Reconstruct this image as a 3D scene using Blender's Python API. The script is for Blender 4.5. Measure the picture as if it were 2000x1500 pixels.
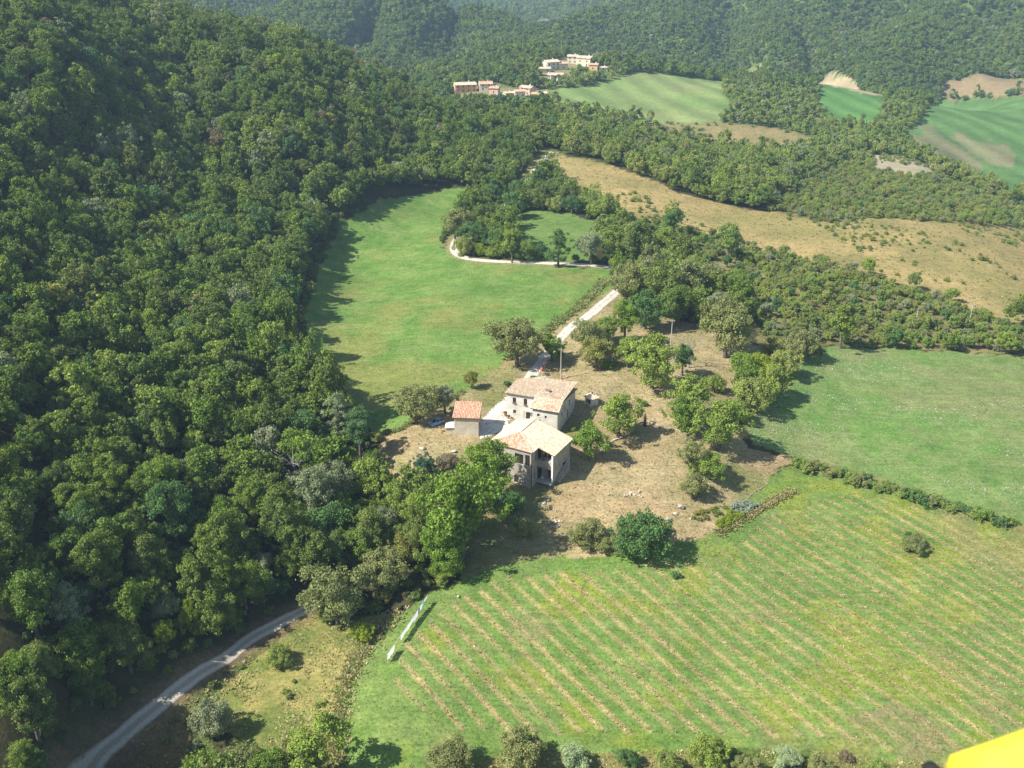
import bpy, bmesh, math, random
import numpy as np
from mathutils import Vector, Matrix, Euler

# ------------------------------------------------------------------ camera, sky, sun, exposure
CAM_H, PITCH, FPX = 114.0, math.radians(24.5), 1944.0      # metres above the farmyard, tilt down, focal length in photo pixels
SUN_EL, SUN_AZ = math.radians(45.5), math.radians(200)        # sun stands to the left of the view, a little behind the camera
scene = bpy.context.scene
for o in list(bpy.data.objects): bpy.data.objects.remove(o)
C = scene.collection
cd = bpy.data.cameras.new('camera'); cam = bpy.data.objects.new('camera', cd); C.objects.link(cam)
cam.location = (0, 0, CAM_H); cam.rotation_euler = (math.pi/2 - PITCH, 0, 0)
cd.sensor_width = 36.0; cd.lens = 36.0*FPX/2000.0; cd.clip_start = 0.1; cd.clip_end = 20000
cd.dof.use_dof = True; cd.dof.focus_distance = 260.0; cd.dof.aperture_fstop = 6.3
scene.camera = cam
world = bpy.data.worlds.new('World'); scene.world = world; world.use_nodes = True
wn = world.node_tree.nodes; wl = world.node_tree.links
sky = wn.new('ShaderNodeTexSky'); sky.sky_type = 'NISHITA'; sky.sun_disc = False
sun_vec = Vector((math.cos(SUN_AZ)*math.cos(SUN_EL), math.sin(SUN_AZ)*math.cos(SUN_EL), math.sin(SUN_EL)))   # towards the sun
sky.sun_elevation = SUN_EL; sky.sun_rotation = math.atan2(sun_vec.x, sun_vec.y)
sky.altitude = 600; sky.air_density = 1.0; sky.dust_density = 1.2
wl.new(sky.outputs[0], wn['Background'].inputs[0]); wn['Background'].inputs[1].default_value = 0.08
sl = bpy.data.lights.new('sun', 'SUN'); sl.energy = 4.6; sl.angle = math.radians(0.53); sl.color = (1.0, 0.95, 0.87)
sun = bpy.data.objects.new('sun', sl); C.objects.link(sun); sun.location = (-300, 0, 400)
sun.rotation_euler = (-sun_vec).to_track_quat('-Z', 'Y').to_euler()
vs = scene.view_settings; vs.view_transform = 'Standard'; vs.look = 'None'; vs.gamma = 1.0; vs.exposure = 0.97; vs.use_curve_mapping = False
cy = scene.cycles
cy.max_bounces = 6; cy.diffuse_bounces = 2; cy.glossy_bounces = 2; cy.transmission_bounces = 4; cy.transparent_max_bounces = 4; cy.volume_bounces = 0
cy.use_denoising = True; cy.sample_clamp_indirect = 4.0; cy.caustics_reflective = False; cy.caustics_refractive = False
# ------------------------------------------------------------------ lie of the land (pure numpy)
CP, SP = math.cos(PITCH), math.sin(PITCH)
def ray(px, py):
    """direction of the sight line through a photo pixel, scaled so that its y component is 1"""
    cx = (np.asarray(px, float)-1000)/FPX; cyy = (750-np.asarray(py, float))/FPX
    dy = CP + cyy*SP; dz = -SP + cyy*CP
    return cx/dy, dz/dy
def at_z(px, py, z):
    u, s = ray(px, py); y = (z-CAM_H)/s
    return np.array([u*y, y, z])
def project(p):
    p = np.asarray(p, float); x, y, z = p[..., 0], p[..., 1], p[..., 2]-CAM_H
    f = y*CP - z*SP; up = y*SP + z*CP
    return 1000+FPX*x/f, 750-FPX*up/f
# surveyed spots: (photo x, photo y, elevation z)
SPOT_Z = [(1060,800,0),(950,830,0),(1150,790,0),(1000,740,.5),(1050,690,1),(1180,600,2),(1095,740,0),(880,770,0),(790,860,-.5),(930,870,-.6),
 (1100,950,-4),(1043,946,-4),(1000,1000,-5.6),(1200,850,-1.6),(1250,900,-3.4),(1200,950,-4.6),(1150,1050,-7.6),(1250,1090,-8.4),
 (1350,1040,-7.6),(1400,900,-4.2),(1350,780,-1),(1300,650,.5),(1450,700,-1.5),(1500,780,-4),(1600,700,-5),(1800,760,-8),(1980,720,-9),
 (1980,1000,-11),(1700,950,-9),(1500,930,-7.5),(1450,1000,-8.2),(1700,1100,-10.5),(1950,1250,-13),(1600,1300,-13),(1900,1480,-15.5),
 (1400,1450,-15.5),(1000,1250,-11.8),(1050,1450,-15),(800,1250,-11.8),(740,1400,-14),(880,1140,-10),(600,1185,-12),(450,1260,-13.5),
 (170,1500,-17),(500,1420,-16.5),(600,650,1),(650,460,2),(860,370,3),(700,850,-2),(740,980,-7),(640,1080,-9.5),(800,600,0),(900,480,.5),(800,420,2),
 (1000,510,1),(1100,560,1.5),(1150,470,.5),
 (450,700,9),(300,900,6),(300,1150,-3),(100,1100,5),(100,1350,-4),(-100,1490,-3),(150,600,20),(450,400,18),(300,300,34),(100,350,40),
 (-120,600,34),(-150,1000,20),(-200,1350,7),(530,560,6.5),(560,800,3),(480,1000,-2)]
# surveyed spots: (photo x, photo y, horizontal distance)
SPOT_D = [(100,100,400),(740,166,630),(600,106,590),(250,40,500),(850,234,670),(600,300,425),(750,300,490),(900,280,535),(1000,280,550),(950,225,640),
 (908,175,800),(1085,150,850),(1030,190,760),(1130,120,950),(700,60,1120),(850,100,980),(600,15,1230),(1000,112,960),(930,120,930),(780,130,900),(900,70,1060),
 (750,-60,1350),(845,6,1420),(950,26,1420),(1020,54,1420),(1062,86,1400),(1058,42,2000),(1000,12,2600),(1100,5,2800),(1050,-60,3600),(1100,310,520),(1250,400,440),(1400,450,420),(1400,560,345),
 (1550,600,315),(1700,640,310),(1950,640,320),(1900,560,360),(1700,500,390),(1950,480,430),(1700,430,450),(1900,440,462),(1500,400,480),
 (1300,330,520),(1700,380,540),(1950,400,560),(1400,320,580),(1200,270,600),(1800,320,660),(1600,280,720),(1350,260,720),(1150,220,720),
 (1250,215,780),(1250,150,880),(1400,200,820),(1650,220,850),(1620,155,950),(1900,250,850),(1900,330,750),(2000,370,700),(1850,180,980),
 (1500,130,1050),(1300,120,1050),(1900,150,1050),(1500,0,1400),(1900,0,1250),(1200,50,1300),(1700,70,1180),(1500,-150,1800),(1950,-150,1600),(1160,18,1420),(1090,62,1340)]
# land that no sight line reaches: x, y, z
SPOT_XYZ = [(-50,1190,-12),(-95,1240,2),(-8,1180,-14),(-30,1680,-48),(-150,1700,-25),(60,1700,-50),(140,1800,-35),(20,1800,-60),(-210,1500,8),(-105,800,-4),(-190,820,8),(-330,830,30),(-60,90,-16),(60,90,-19),(200,150,-18),(-150,120,2),(-260,180,30),(-500,420,95),(-330,300,58),
 (330,250,-12),(450,420,-30),(700,700,-60),(900,1000,-10),(1100,1500,120),(-700,900,120),(-900,1500,160),(0,5500,150),(-1500,3000,220),(1800,3000,260),(700,3500,150),(-600,3500,160),(-3000,6000,300),(3000,6000,300),(0,8500,320),
 (-30,40,-20),(40,40,-22),(-150,45,-4),(170,45,-24)]
def _fit():
    P = []
    for px, py, z in SPOT_Z: P.append(at_z(px, py, z))
    for px, py, d in SPOT_D:
        u, s = ray(px, py); P.append((u*d, d, CAM_H+s*d))
    P = np.array(P + [np.array(q, float) for q in SPOT_XYZ])
    q = np.c_[2.0*P[:, 0]/P[:, 1], np.log(P[:, 1])]
    n = len(P); r = np.linalg.norm(q[:, None]-q[None], axis=2)
    K = np.where(r > 0, r*r*np.log(np.maximum(r, 1e-9)), 0) + np.eye(n)*2e-4
    Q = np.c_[np.ones(n), q]; A = np.block([[K, Q], [Q.T, np.zeros((3, 3))]])
    w = np.linalg.solve(A, np.r_[P[:, 2], np.zeros(3)])
    return q, w
TQ, TW = _fit()
_rng = np.random.RandomState(5)
_LAT = _rng.rand(256, 256)
def vnoise(x, y, s, seed=0):
    """smooth value noise, feature size s metres"""
    x = np.asarray(x, float)/s + 37.7*seed; y = np.asarray(y, float)/s - 11.3*seed
    xi = np.floor(x).astype(int); yi = np.floor(y).astype(int); fx = x-xi; fy = y-yi
    fx = fx*fx*(3-2*fx); fy = fy*fy*(3-2*fy)
    g = lambda a, b: _LAT[a & 255, b & 255]
    return (g(xi, yi)*(1-fx)+g(xi+1, yi)*fx)*(1-fy) + (g(xi, yi+1)*(1-fx)+g(xi+1, yi+1)*fx)*fy
def fbm(x, y, s, seed=0, n=4):
    v = 0; a = 1; t = 0
    for i in range(n):
        v = v+a*vnoise(x, y, s/2**i, seed+i); t += a; a *= .5
    return v/t
GULLY = [[(1720,-30,1420),(1650,50,1230),(1590,125,1050)], [(1440,-30,1500),(1390,50,1290),(1340,115,1060)], [(1960,-30,1330),(1890,60,1170),(1840,140,1030)], [(1240,-20,1480),(1215,60,1270),(1200,110,1080)], [(700,-10,1300),(770,60,1110),(800,120,930)], [(880,30,1180),(900,75,1060),(930,120,940)], [(330,30,480),(420,140,430),(500,260,400)], [(120,180,340),(260,330,310),(400,480,300)]]
GULLY = [np.array([(ray(a, b)[0]*d, d) for a, b, d in g]) for g in GULLY]; GULLY_D = [(34, 42), (30, 40), (34, 42), (26, 38), (26, 34), (20, 26), (9, 17), (6, 14)]
def gully(x, y):
    out = np.zeros(x.shape)
    for L, (dep, wid) in zip(GULLY, GULLY_D):
        d = np.full(x.shape, 1e9)
        for a, b in zip(L[:-1], L[1:]):
            ab = b-a; t = np.clip(((x-a[0])*ab[0]+(y-a[1])*ab[1])/(ab @ ab), 0, 1); d = np.minimum(d, (x-a[0]-t*ab[0])**2+(y-a[1]-t*ab[1])**2)
        out += dep*np.exp(-d/(2*wid*wid))
    return out
def H(x, y):
    x = np.atleast_1d(np.asarray(x, float)); y = np.atleast_1d(np.asarray(y, float)); sh = np.broadcast(x, y).shape
    x = np.broadcast_to(x, sh).ravel(); y = np.maximum(np.broadcast_to(y, sh).ravel(), 20.0); out = np.empty(len(x))
    for i in range(0, len(x), 40000):
        q0 = 2.0*x[i:i+40000]/y[i:i+40000]; q1 = np.log(y[i:i+40000])
        r2 = (q0[:, None]-TQ[None, :, 0])**2 + (q1[:, None]-TQ[None, :, 1])**2
        out[i:i+40000] = (.5*r2*np.log(np.maximum(r2, 1e-18))) @ TW[:-3] + TW[-3] + TW[-2]*q0 + TW[-1]*q1
    far = np.clip((y-420)/700, 0, 1)
    out -= gully(x, y)
    out += (fbm(x, y, 26, 3, 3)-.5)*0.7 + far*((fbm(x, y, 210, 9, 3)-.5)*26 - 30*np.clip(.16-np.abs(fbm(x*1.4, y*.45, 150, 13, 2)-.5), 0, 1)/.16*np.clip((y-950)/200, 0, 1)*np.clip((np.abs(x-60)-90)/60, 0, 1))
    return out.reshape(sh)
_YS = np.exp(np.linspace(math.log(60), math.log(5200), 900))
def G(px, py):
    """the spot on the ground that the photo shows at pixel px, py"""
    u, s = ray(float(px), float(py)); z = H(u*_YS, _YS); gap = CAM_H + s*_YS - z
    k = np.argmax(gap < 0) if (gap < 0).any() else len(_YS)-1
    a, b = _YS[max(k-1, 0)], _YS[k]
    for _ in range(3):
        yy = np.linspace(a, b, 9); g = CAM_H + s*yy - H(u*yy, yy)
        j = int(np.argmax(g < 0)) if (g < 0).any() else 8
        a, b = yy[max(j-1, 0)], yy[j]
    y = .5*(a+b)
    return np.array([u*y, y, H(u*y, y)[0]])
def poly(pix, step=60):
    """world outline (x, y) of an area given by its corners in the photo"""
    out = []
    for i, (a, b) in enumerate(pix):
        c, d = pix[(i+1) % len(pix)]; n = max(1, int(math.hypot(c-a, d-b)/step))
        for k in range(n): out.append(G(a+(c-a)*k/n, b+(d-b)*k/n)[:2])
    return np.array(out)
def inside(P, x, y):
    x = np.asarray(x, float); y = np.asarray(y, float); c = np.zeros(x.shape, bool); n = len(P)
    box = (x >= P[:, 0].min()) & (x <= P[:, 0].max()) & (y >= P[:, 1].min()) & (y <= P[:, 1].max())
    xx, yy = x[box], y[box]; cc = np.zeros(xx.shape, bool)
    for i in range(n):
        x0, y0 = P[i]; x1, y1 = P[(i+1) % n]
        if y0 == y1: continue
        cc ^= ((y0 > yy) != (y1 > yy)) & (xx < (x1-x0)*(yy-y0)/(y1-y0)+x0)
    c[box] = cc
    return c
# ------------------------------------------------------------------ helpers
rnd = random.Random(11)
def tag(o, label=None, cat=None, group=None, kind=None):
    if label: o['label'] = label
    if cat: o['category'] = cat
    if group: o['group'] = group
    if kind: o['kind'] = kind
    return o
def empty(name, loc, rz=0.0, label=None, cat=None, group=None):
    o = bpy.data.objects.new(name, None); C.objects.link(o); o.empty_display_size = .5
    o.location = [float(v) for v in loc]; o.rotation_euler = (0, 0, rz)
    return tag(o, label, cat, group)
def link(name, me, parent=None, material=None):
    if material and not me.materials: me.materials.append(material)
    o = bpy.data.objects.new(name, me); C.objects.link(o)
    if parent is not None: o.parent = parent
    return o
def np_mesh(name, V, loops, sizes, attrs=None, smooth=False):
    """mesh from arrays: V (n,3), flat loop vertex ids, face sizes; attrs {name: (n,4) or (n,)} on points"""
    me = bpy.data.meshes.new(name); V = np.asarray(V, np.float32); loops = np.asarray(loops, np.int32).ravel(); sizes = np.asarray(sizes, np.int32)
    me.vertices.add(len(V)); me.vertices.foreach_set('co', V.ravel())
    if len(sizes):
      me.loops.add(len(loops)); me.loops.foreach_set('vertex_index', loops)
      me.polygons.add(len(sizes)); me.polygons.foreach_set('loop_start', np.r_[0, np.cumsum(sizes)[:-1]].astype(np.int32)); me.polygons.foreach_set('loop_total', sizes)
    if len(sizes): me.polygons.foreach_set('use_smooth', np.full(len(sizes), smooth, bool))
    for k, a in (attrs or {}).items():
        a = np.asarray(a, np.float32)
        if a.ndim == 2: at = me.attributes.new(k, 'FLOAT_COLOR', 'POINT'); at.data.foreach_set('color', a.ravel())
        else: at = me.attributes.new(k, 'FLOAT', 'POINT'); at.data.foreach_set('value', a)
    me.update(calc_edges=True)
    return me
class MB:
    """collects shapes, links them as one mesh object"""
    def __init__(s): s.v = []; s.f = []; s.c = []
    def add(s, vs, fs, tint=None):
        n = len(s.v); s.v += [tuple(map(float, p)) for p in vs]; s.f += [tuple(n+i for i in f) for f in fs]; s.c += [tint]*len(vs); return s
    def box(s, x0, x1, y0, y1, z0, z1, tint=None):
        return s.add([(x0,y0,z0),(x1,y0,z0),(x1,y1,z0),(x0,y1,z0),(x0,y0,z1),(x1,y0,z1),(x1,y1,z1),(x0,y1,z1)],
                     [(3,2,1,0),(4,5,6,7),(0,1,5,4),(1,2,6,5),(2,3,7,6),(3,0,4,7)], tint)
    def hexa(s, b, t, tint=None):
        """prism between two rings of equal length"""
        n = len(b); return s.add(list(b)+list(t), [tuple(range(n))[::-1], tuple(range(n, 2*n))]+[(i, (i+1) % n, n+(i+1) % n, n+i) for i in range(n)], tint)
    def tube(s, p, q, r0, r1=None, n=8, tint=None):
        p = Vector(p); q = Vector(q); r1 = r0 if r1 is None else r1; d = (q-p).normalized()
        a = d.orthogonal().normalized(); b = d.cross(a)
        ring = lambda c, r: [c+a*r*math.cos(2*math.pi*i/n)+b*r*math.sin(2*math.pi*i/n) for i in range(n)]
        return s.hexa(ring(p, r0), ring(q, r1), tint)
    def path(s, pts, rad, n=6):
        pts = [Vector(p) for p in pts]; k = len(s.v); a = None
        for i, p in enumerate(pts):
            d = (pts[min(i+1, len(pts)-1)]-pts[max(i-1, 0)]).normalized(); a = (a-d*a.dot(d)).normalized() if a else d.orthogonal().normalized(); b = d.cross(a)
            for j in range(n): s.v.append(tuple(p+a*rad[i]*math.cos(2*math.pi*j/n)+b*rad[i]*math.sin(2*math.pi*j/n))); s.c.append(None)
        for i in range(len(pts)-1):
            for j in range(n): s.f.append((k+i*n+j, k+i*n+(j+1) % n, k+(i+1)*n+(j+1) % n, k+(i+1)*n+j))
        s.f.append(tuple(k+j for j in range(n))[::-1]); s.f.append(tuple(k+(len(pts)-1)*n+j for j in range(n))); return s
    def mesh(s, name, smooth=False):
        fl = [i for f in s.f for i in f]
        at = {'tint': np.array([(c if c is not None else (.5, .5, .5))+(1,) for c in s.c])} if any(c is not None for c in s.c) else None
        return np_mesh(name, np.array(s.v), fl, [len(f) for f in s.f], at, smooth)
    def build(s, name, material, parent=None, smooth=False, bevel=0):
        o = link(name, s.mesh(name, smooth), parent, material)
        if bevel:
            m = o.modifiers.new('bevel', 'BEVEL'); m.width = bevel; m.segments = 2; m.limit_method = 'ANGLE'
        return o
def wall_boxes(mb, axis, c0, c1, a0, a1, z0, z1, holes):
    """a wall slab between c0..c1 (thickness), a0..a1 along, with rectangular openings (h0, h1, zb, zt)"""
    xs = sorted({a0, a1, *[h for q in holes for h in q[:2]]})
    for l, r in zip(xs[:-1], xs[1:]):
        zs = [(z0, z1)]
        for h0, h1, zb, zt in holes:
            if h0 <= l+1e-6 and h1 >= r-1e-6:
                zs = [w for a, b in zs for w in ((a, min(b, zb)), (max(a, zt), b)) if w[1]-w[0] > 1e-4]
        for a, b in zs:
            if axis == 'x': mb.box(l, r, c0, c1, a, b)
            else: mb.box(c0, c1, l, r, a, b)
# ------------------------------------------------------------------ materials
def new_mat(name):
    m = bpy.data.materials.new(name); m.use_nodes = True; n = m.node_tree.nodes; l = m.node_tree.links
    return m, n, l, n['Principled BSDF']
def ramp(n, stops, mode='LINEAR'):
    r = n.new('ShaderNodeValToRGB'); r.color_ramp.interpolation = mode; e = r.color_ramp.elements
    while len(e) < len(stops): e.new(.5)
    for q, (p, c) in zip(e, stops): q.position = p; q.color = (*c, 1)
    return r
def noise_mat(name, c1, c2, scale=2.0, rough=.8, bump=.0, metal=0.0, coord='Object', spec=.3, detail=4):
    m, n, l, b = new_mat(name)
    tc = n.new('ShaderNodeTexCoord'); t = n.new('ShaderNodeTexNoise'); t.inputs['Scale'].default_value = scale; t.inputs['Detail'].default_value = detail
    l.new(tc.outputs[coord], t.inputs['Vector']); r = ramp(n, [(.32, c1), (.68, c2)]); l.new(t.outputs['Fac'], r.inputs[0]); l.new(r.outputs[0], b.inputs['Base Color'])
    b.inputs['Roughness'].default_value = rough; b.inputs['Metallic'].default_value = metal; b.inputs['Specular IOR Level'].default_value = spec
    if bump:
        bp = n.new('ShaderNodeBump'); bp.inputs['Strength'].default_value = bump; bp.inputs['Distance'].default_value = .1; l.new(t.outputs['Fac'], bp.inputs['Height']); l.new(bp.outputs[0], b.inputs['Normal'])
    return m
def stone_mat(name, cols, scale=2.2, mortar=(.34, .30, .24)):
    m, n, l, b = new_mat(name)
    tc = n.new('ShaderNodeTexCoord'); mp = n.new('ShaderNodeMapping'); mp.inputs['Scale'].default_value = (1, 1, 1.7); l.new(tc.outputs['Object'], mp.inputs[0])
    v = n.new('ShaderNodeTexVoronoi'); v.inputs['Scale'].default_value = scale; l.new(mp.outputs[0], v.inputs['Vector'])
    e = n.new('ShaderNodeTexVoronoi'); e.feature = 'DISTANCE_TO_EDGE'; e.inputs['Scale'].default_value = scale; l.new(mp.outputs[0], e.inputs['Vector'])
    sp = n.new('ShaderNodeSeparateColor'); l.new(v.outputs['Color'], sp.inputs[0])
    r = ramp(n, [(i/(len(cols)-1), c) for i, c in enumerate(cols)]); l.new(sp.outputs[0], r.inputs[0])
    er = ramp(n, [(0.02, (0, 0, 0)), (.09, (1, 1, 1))]); l.new(e.outputs['Distance'], er.inputs[0])
    mx = n.new('ShaderNodeMix'); mx.data_type = 'RGBA'; mx.inputs[6].default_value = (*mortar, 1); l.new(er.outputs[0], mx.inputs[0]); l.new(r.outputs[0], mx.inputs[7])
    ns = n.new('ShaderNodeTexNoise'); ns.inputs['Scale'].default_value = .5; l.new(tc.outputs['Object'], ns.inputs['Vector'])
    m2 = n.new('ShaderNodeMix'); m2.data_type = 'RGBA'; m2.blend_type = 'MULTIPLY'; m2.inputs[0].default_value = 1
    nr = ramp(n, [(.3, (.78, .76, .72)), (.7, (1, 1, 1))]); l.new(ns.outputs['Fac'], nr.inputs[0]); l.new(mx.outputs[2], m2.inputs[6]); l.new(nr.outputs[0], m2.inputs[7]); l.new(m2.outputs[2], b.inputs['Base Color'])
    bp = n.new('ShaderNodeBump'); bp.inputs['Distance'].default_value = .04; bp.inputs['Strength'].default_value = .6; l.new(er.outputs[0], bp.inputs['Height']); l.new(bp.outputs[0], b.inputs['Normal'])
    b.inputs['Roughness'].default_value = .9; b.inputs['Specular IOR Level'].default_value = .2
    return m
def tint_mat(name, attr='tint', scale=14, amount=.25, rough=.85, bump=0.0):
    """colour from a point attribute (each tile's own colour), broken up by fine grain"""
    m, n, l, b = new_mat(name)
    a = n.new('ShaderNodeAttribute'); a.attribute_name = attr; tc = n.new('ShaderNodeTexCoord'); t = n.new('ShaderNodeTexNoise'); t.inputs['Scale'].default_value = scale; l.new(tc.outputs['Object'], t.inputs['Vector'])
    r = ramp(n, [(.3, (1-amount,)*3), (.7, (1+amount*.4,)*3)]); l.new(t.outputs['Fac'], r.inputs[0])
    mx = n.new('ShaderNodeMix'); mx.data_type = 'RGBA'; mx.blend_type = 'MULTIPLY'; mx.inputs[0].default_value = 1; l.new(a.outputs['Color'], mx.inputs[6]); l.new(r.outputs[0], mx.inputs[7]); l.new(mx.outputs[2], b.inputs['Base Color'])
    b.inputs['Roughness'].default_value = rough; b.inputs['Specular IOR Level'].default_value = .25
    return m
def leaf_mat(name, cols, trans=.3):
    """leaf colour: one tone per plant out of cols, varied leaf by leaf"""
    m, n, l, b = new_mat(name)
    oi = n.new('ShaderNodeObjectInfo'); r = ramp(n, [(i/max(1, len(cols)-1), c) for i, c in enumerate(cols)]); l.new(oi.outputs['Random'], r.inputs[0])
    a = n.new('ShaderNodeAttribute'); a.attribute_name = 'tint'
    mx = n.new('ShaderNodeMix'); mx.data_type = 'RGBA'; mx.blend_type = 'MULTIPLY'; mx.inputs[0].default_value = 1; l.new(r.outputs[0], mx.inputs[6]); l.new(a.outputs['Color'], mx.inputs[7])
    l.new(mx.outputs[2], b.inputs['Base Color']); b.inputs['Roughness'].default_value = .6; b.inputs['Specular IOR Level'].default_value = .25
    tr = n.new('ShaderNodeBsdfTranslucent'); g = n.new('ShaderNodeMix'); g.data_type = 'RGBA'; g.blend_type = 'MULTIPLY'; g.inputs[0].default_value = 1; g.inputs[7].default_value = (1.25, 1.3, .55, 1); l.new(mx.outputs[2], g.inputs[6]); l.new(g.outputs[2], tr.inputs[0])
    ms = n.new('ShaderNodeMixShader'); ms.inputs[0].default_value = trans; l.new(b.outputs[0], ms.inputs[1]); l.new(tr.outputs[0], ms.inputs[2]); l.new(ms.outputs[0], n['Material Output'].inputs[0])
    return m
M = {}
M['bark'] = noise_mat('bark', (.09, .075, .06), (.2, .18, .15), 6, .95, .4)
M['dead_wood'] = noise_mat('dead_wood', (.25, .235, .22), (.4, .38, .36), 5, .9, .3)
M['stone'] = stone_mat('rubble_stone', [(.34, .29, .23), (.50, .45, .37), (.42, .37, .30), (.56, .51, .43), (.38, .33, .27)], 1.6, (.46, .42, .35))
M['stone_pale'] = stone_mat('pale_rendered_stone', [(.72, .68, .6), (.8, .77, .7), (.66, .61, .53), (.78, .74, .66)], 1.5, (.76, .73, .65))
M['stone_tan'] = stone_mat('tan_stone', [(.56, .49, .38), (.66, .59, .46), (.6, .52, .4), (.68, .61, .5)], 2.0, (.66, .6, .49))
M['tile'] = tint_mat('roof_tile')
M['roof_deck'] = noise_mat('roof_deck', (.22, .15, .1), (.32, .22, .15), 3, .9)
M['glass'] = noise_mat('window_glass', (.015, .017, .02), (.03, .034, .04), 1.5, .12, 0, 0, 'Object', .5)
M['dark_wood'] = noise_mat('dark_wood', (.05, .03, .02), (.1, .06, .04), 7, .7, .2)
M['brown_frame'] = noise_mat('brown_frame', (.12, .07, .045), (.18, .11, .07), 7, .6)
M['concrete'] = noise_mat('concrete', (.40, .39, .36), (.52, .50, .46), 2, .85, .15)
M['white_paint'] = noise_mat('white_paint', (.70, .69, .66), (.80, .79, .77), 3, .7)
M['metal_dark'] = noise_mat('dark_metal', (.03, .03, .032), (.06, .06, .065), 4, .5, 0, .6)
M['pole'] = noise_mat('pole_concrete', (.40, .39, .36), (.55, .53, .5), 3, .85)
# ------------------------------------------------------------------ land use: areas outlined on the ground
PX = dict(
 meadow=[(870,368),(942,373),(950,400),(890,430),(860,470),(880,497),(940,510),(1060,517),(1195,524),(1198,562),(1130,605),(1060,660),(985,705),(940,740),(905,765),(840,800),(790,835),(740,850),(690,810),(640,770),(605,745),(592,690),(600,610),(620,530),(650,465),(690,425),(760,385)],
 glade=[(985,425),(1040,410),(1110,418),(1200,445),(1165,470),(1150,512),(1000,505),(1000,440)],
 yard=[(740,850),(790,835),(840,800),(905,765),(940,740),(985,705),(1060,660),(1130,605),(1198,562),(1225,590),(1300,620),(1400,640),(1490,680),(1500,705),(1430,770),(1425,830),(1465,880),(1560,893),(1500,940),(1405,1040),(1310,1065),(1130,1092),(1050,1088),(960,1110),(900,1130),(880,1060),(900,1000),(850,950),(770,945),(735,900)],
 vineyard=[(840,1160),(900,1130),(960,1110),(1050,1088),(1130,1092),(1310,1065),(1405,1040),(1500,940),(1560,900),(1700,950),(1850,992),(2200,1110),(2250,1500),(1900,1500),(1500,1462),(1000,1475),(800,1530),(660,1530),(655,1420),(700,1280),(770,1200)],
 rough=[(602,1195),(650,1222),(720,1205),(770,1200),(700,1280),(655,1420),(660,1530),(430,1530),(455,1440),(400,1400),(440,1330),(530,1255)],
 pasture=[(1620,680),(1750,682),(2200,705),(2200,1090),(1950,1010),(1800,962),(1560,890),(1470,870),(1440,810),(1530,740),(1570,697)],
 dry_hill=[(1090,305),(1140,308),(1240,340),(1330,378),(1420,400),(1530,416),(1620,436),(1720,426),(1900,440),(2200,460),(2200,660),(1950,632),(1850,584),(1700,540),(1580,508),(1480,488),(1420,462),(1330,450),(1270,440),(1200,412),(1120,380),(1068,350),(1060,320)],
 far_field=[(1064,176),(1150,168),(1235,141),(1300,146),(1415,160),(1412,185),(1442,214),(1400,240),(1300,240),(1200,232),(1100,215),(1068,198)],
 dry_strip=[(1205,244),(1300,240),(1420,240),(1540,253),(1590,270),(1580,296),(1480,304),(1380,288),(1270,274)],
 small_field=[(1435,138),(1540,133),(1540,150),(1470,157)],
 green_field=[(1576,162),(1625,143),(1665,158),(1730,188),(1722,228),(1704,252),(1660,244),(1636,252),(1596,222),(1600,194)],
 bare_slope=[(1840,165),(1880,152),(2150,150),(2150,182),(1840,190)],
 east_field=[(1836,194),(2150,183),(2150,410),(1960,388),(1890,348),(1780,298),(1764,262),(1806,226)],
 scree=[(1700,303),(1750,305),(1840,342),(1780,345),(1710,333)],
 village=[(872,200),(890,176),(965,165),(1040,178),(1068,168),(1066,204),(1040,210),(970,212),(900,208)],
 hamlet=[(1052,166),(1056,130),(1110,112),(1160,112),(1168,130),(1125,142),(1112,164)],
 bank=[(575,1215),(545,1252),(440,1332),(400,1400),(430,1530),(165,1530),(260,1445),(400,1335)],
 verge=[(1058,292),(1098,300),(1064,345),(1036,385),(1004,398),(996,372),(1030,328)], bend=[(985,392),(1000,412),(950,440),(905,462),(880,500),(868,470),(900,440),(950,415)],
 strip=[(1545,890),(1560,890),(1800,960),(2200,1090),(2200,1112),(1850,994),(1700,952),(1550,905)], foot=[(655,1528),(800,1528),(1000,1473),(1500,1460),(1900,1498),(2250,1498),(2250,1800),(600,1800)],
 far_clearing=[(1040,48),(1058,36),(1078,42),(1070,52)], far_clearing2=[(975,8),(1060,4),(1060,12),(1000,14)],
)
ZONE = {k: poly(v) for k, v in PX.items()}
SCRUB = {k: poly(v) for k, v in dict(
 near=[(1205,414),(1270,442),(1420,464),(1580,510),(1700,542),(1850,586),(1950,634),(2200,662),(2200,704),(1750,680),(1620,678),(1570,695),(1500,700),(1490,680),(1460,620),(1420,560),(1350,500),(1200,450)],
 far=[(1500,412),(1530,420),(1620,440),(1720,430),(1900,445),(2200,465),(2200,430),(1960,395),(1850,350),(1700,300),(1640,320),(1560,350)]).items()}
DRIVE = [(1078,297),(1055,320),(1032,352),(1012,382),(975,410),(945,428),(908,450),(888,476),(890,493),(912,504),(960,510),(1060,514),(1130,517),(1190,523),(1222,532),(1228,550),(1205,570),(1160,608),(1112,642),(1078,680),(1052,715),(1032,742),(1012,768),(985,800),(968,828)]
TRACK = [(660,1150),(600,1188),(540,1221),(480,1255),(400,1310),(330,1362),(250,1427),(190,1482),(140,1540)]
GRAVEL = [(1014,758),(1002,772),(994,800),(1004,820),(992,824),(1000,832),(985,842),(960,852),(936,862),(930,840),(940,818),(962,796),(985,776)]
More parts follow.
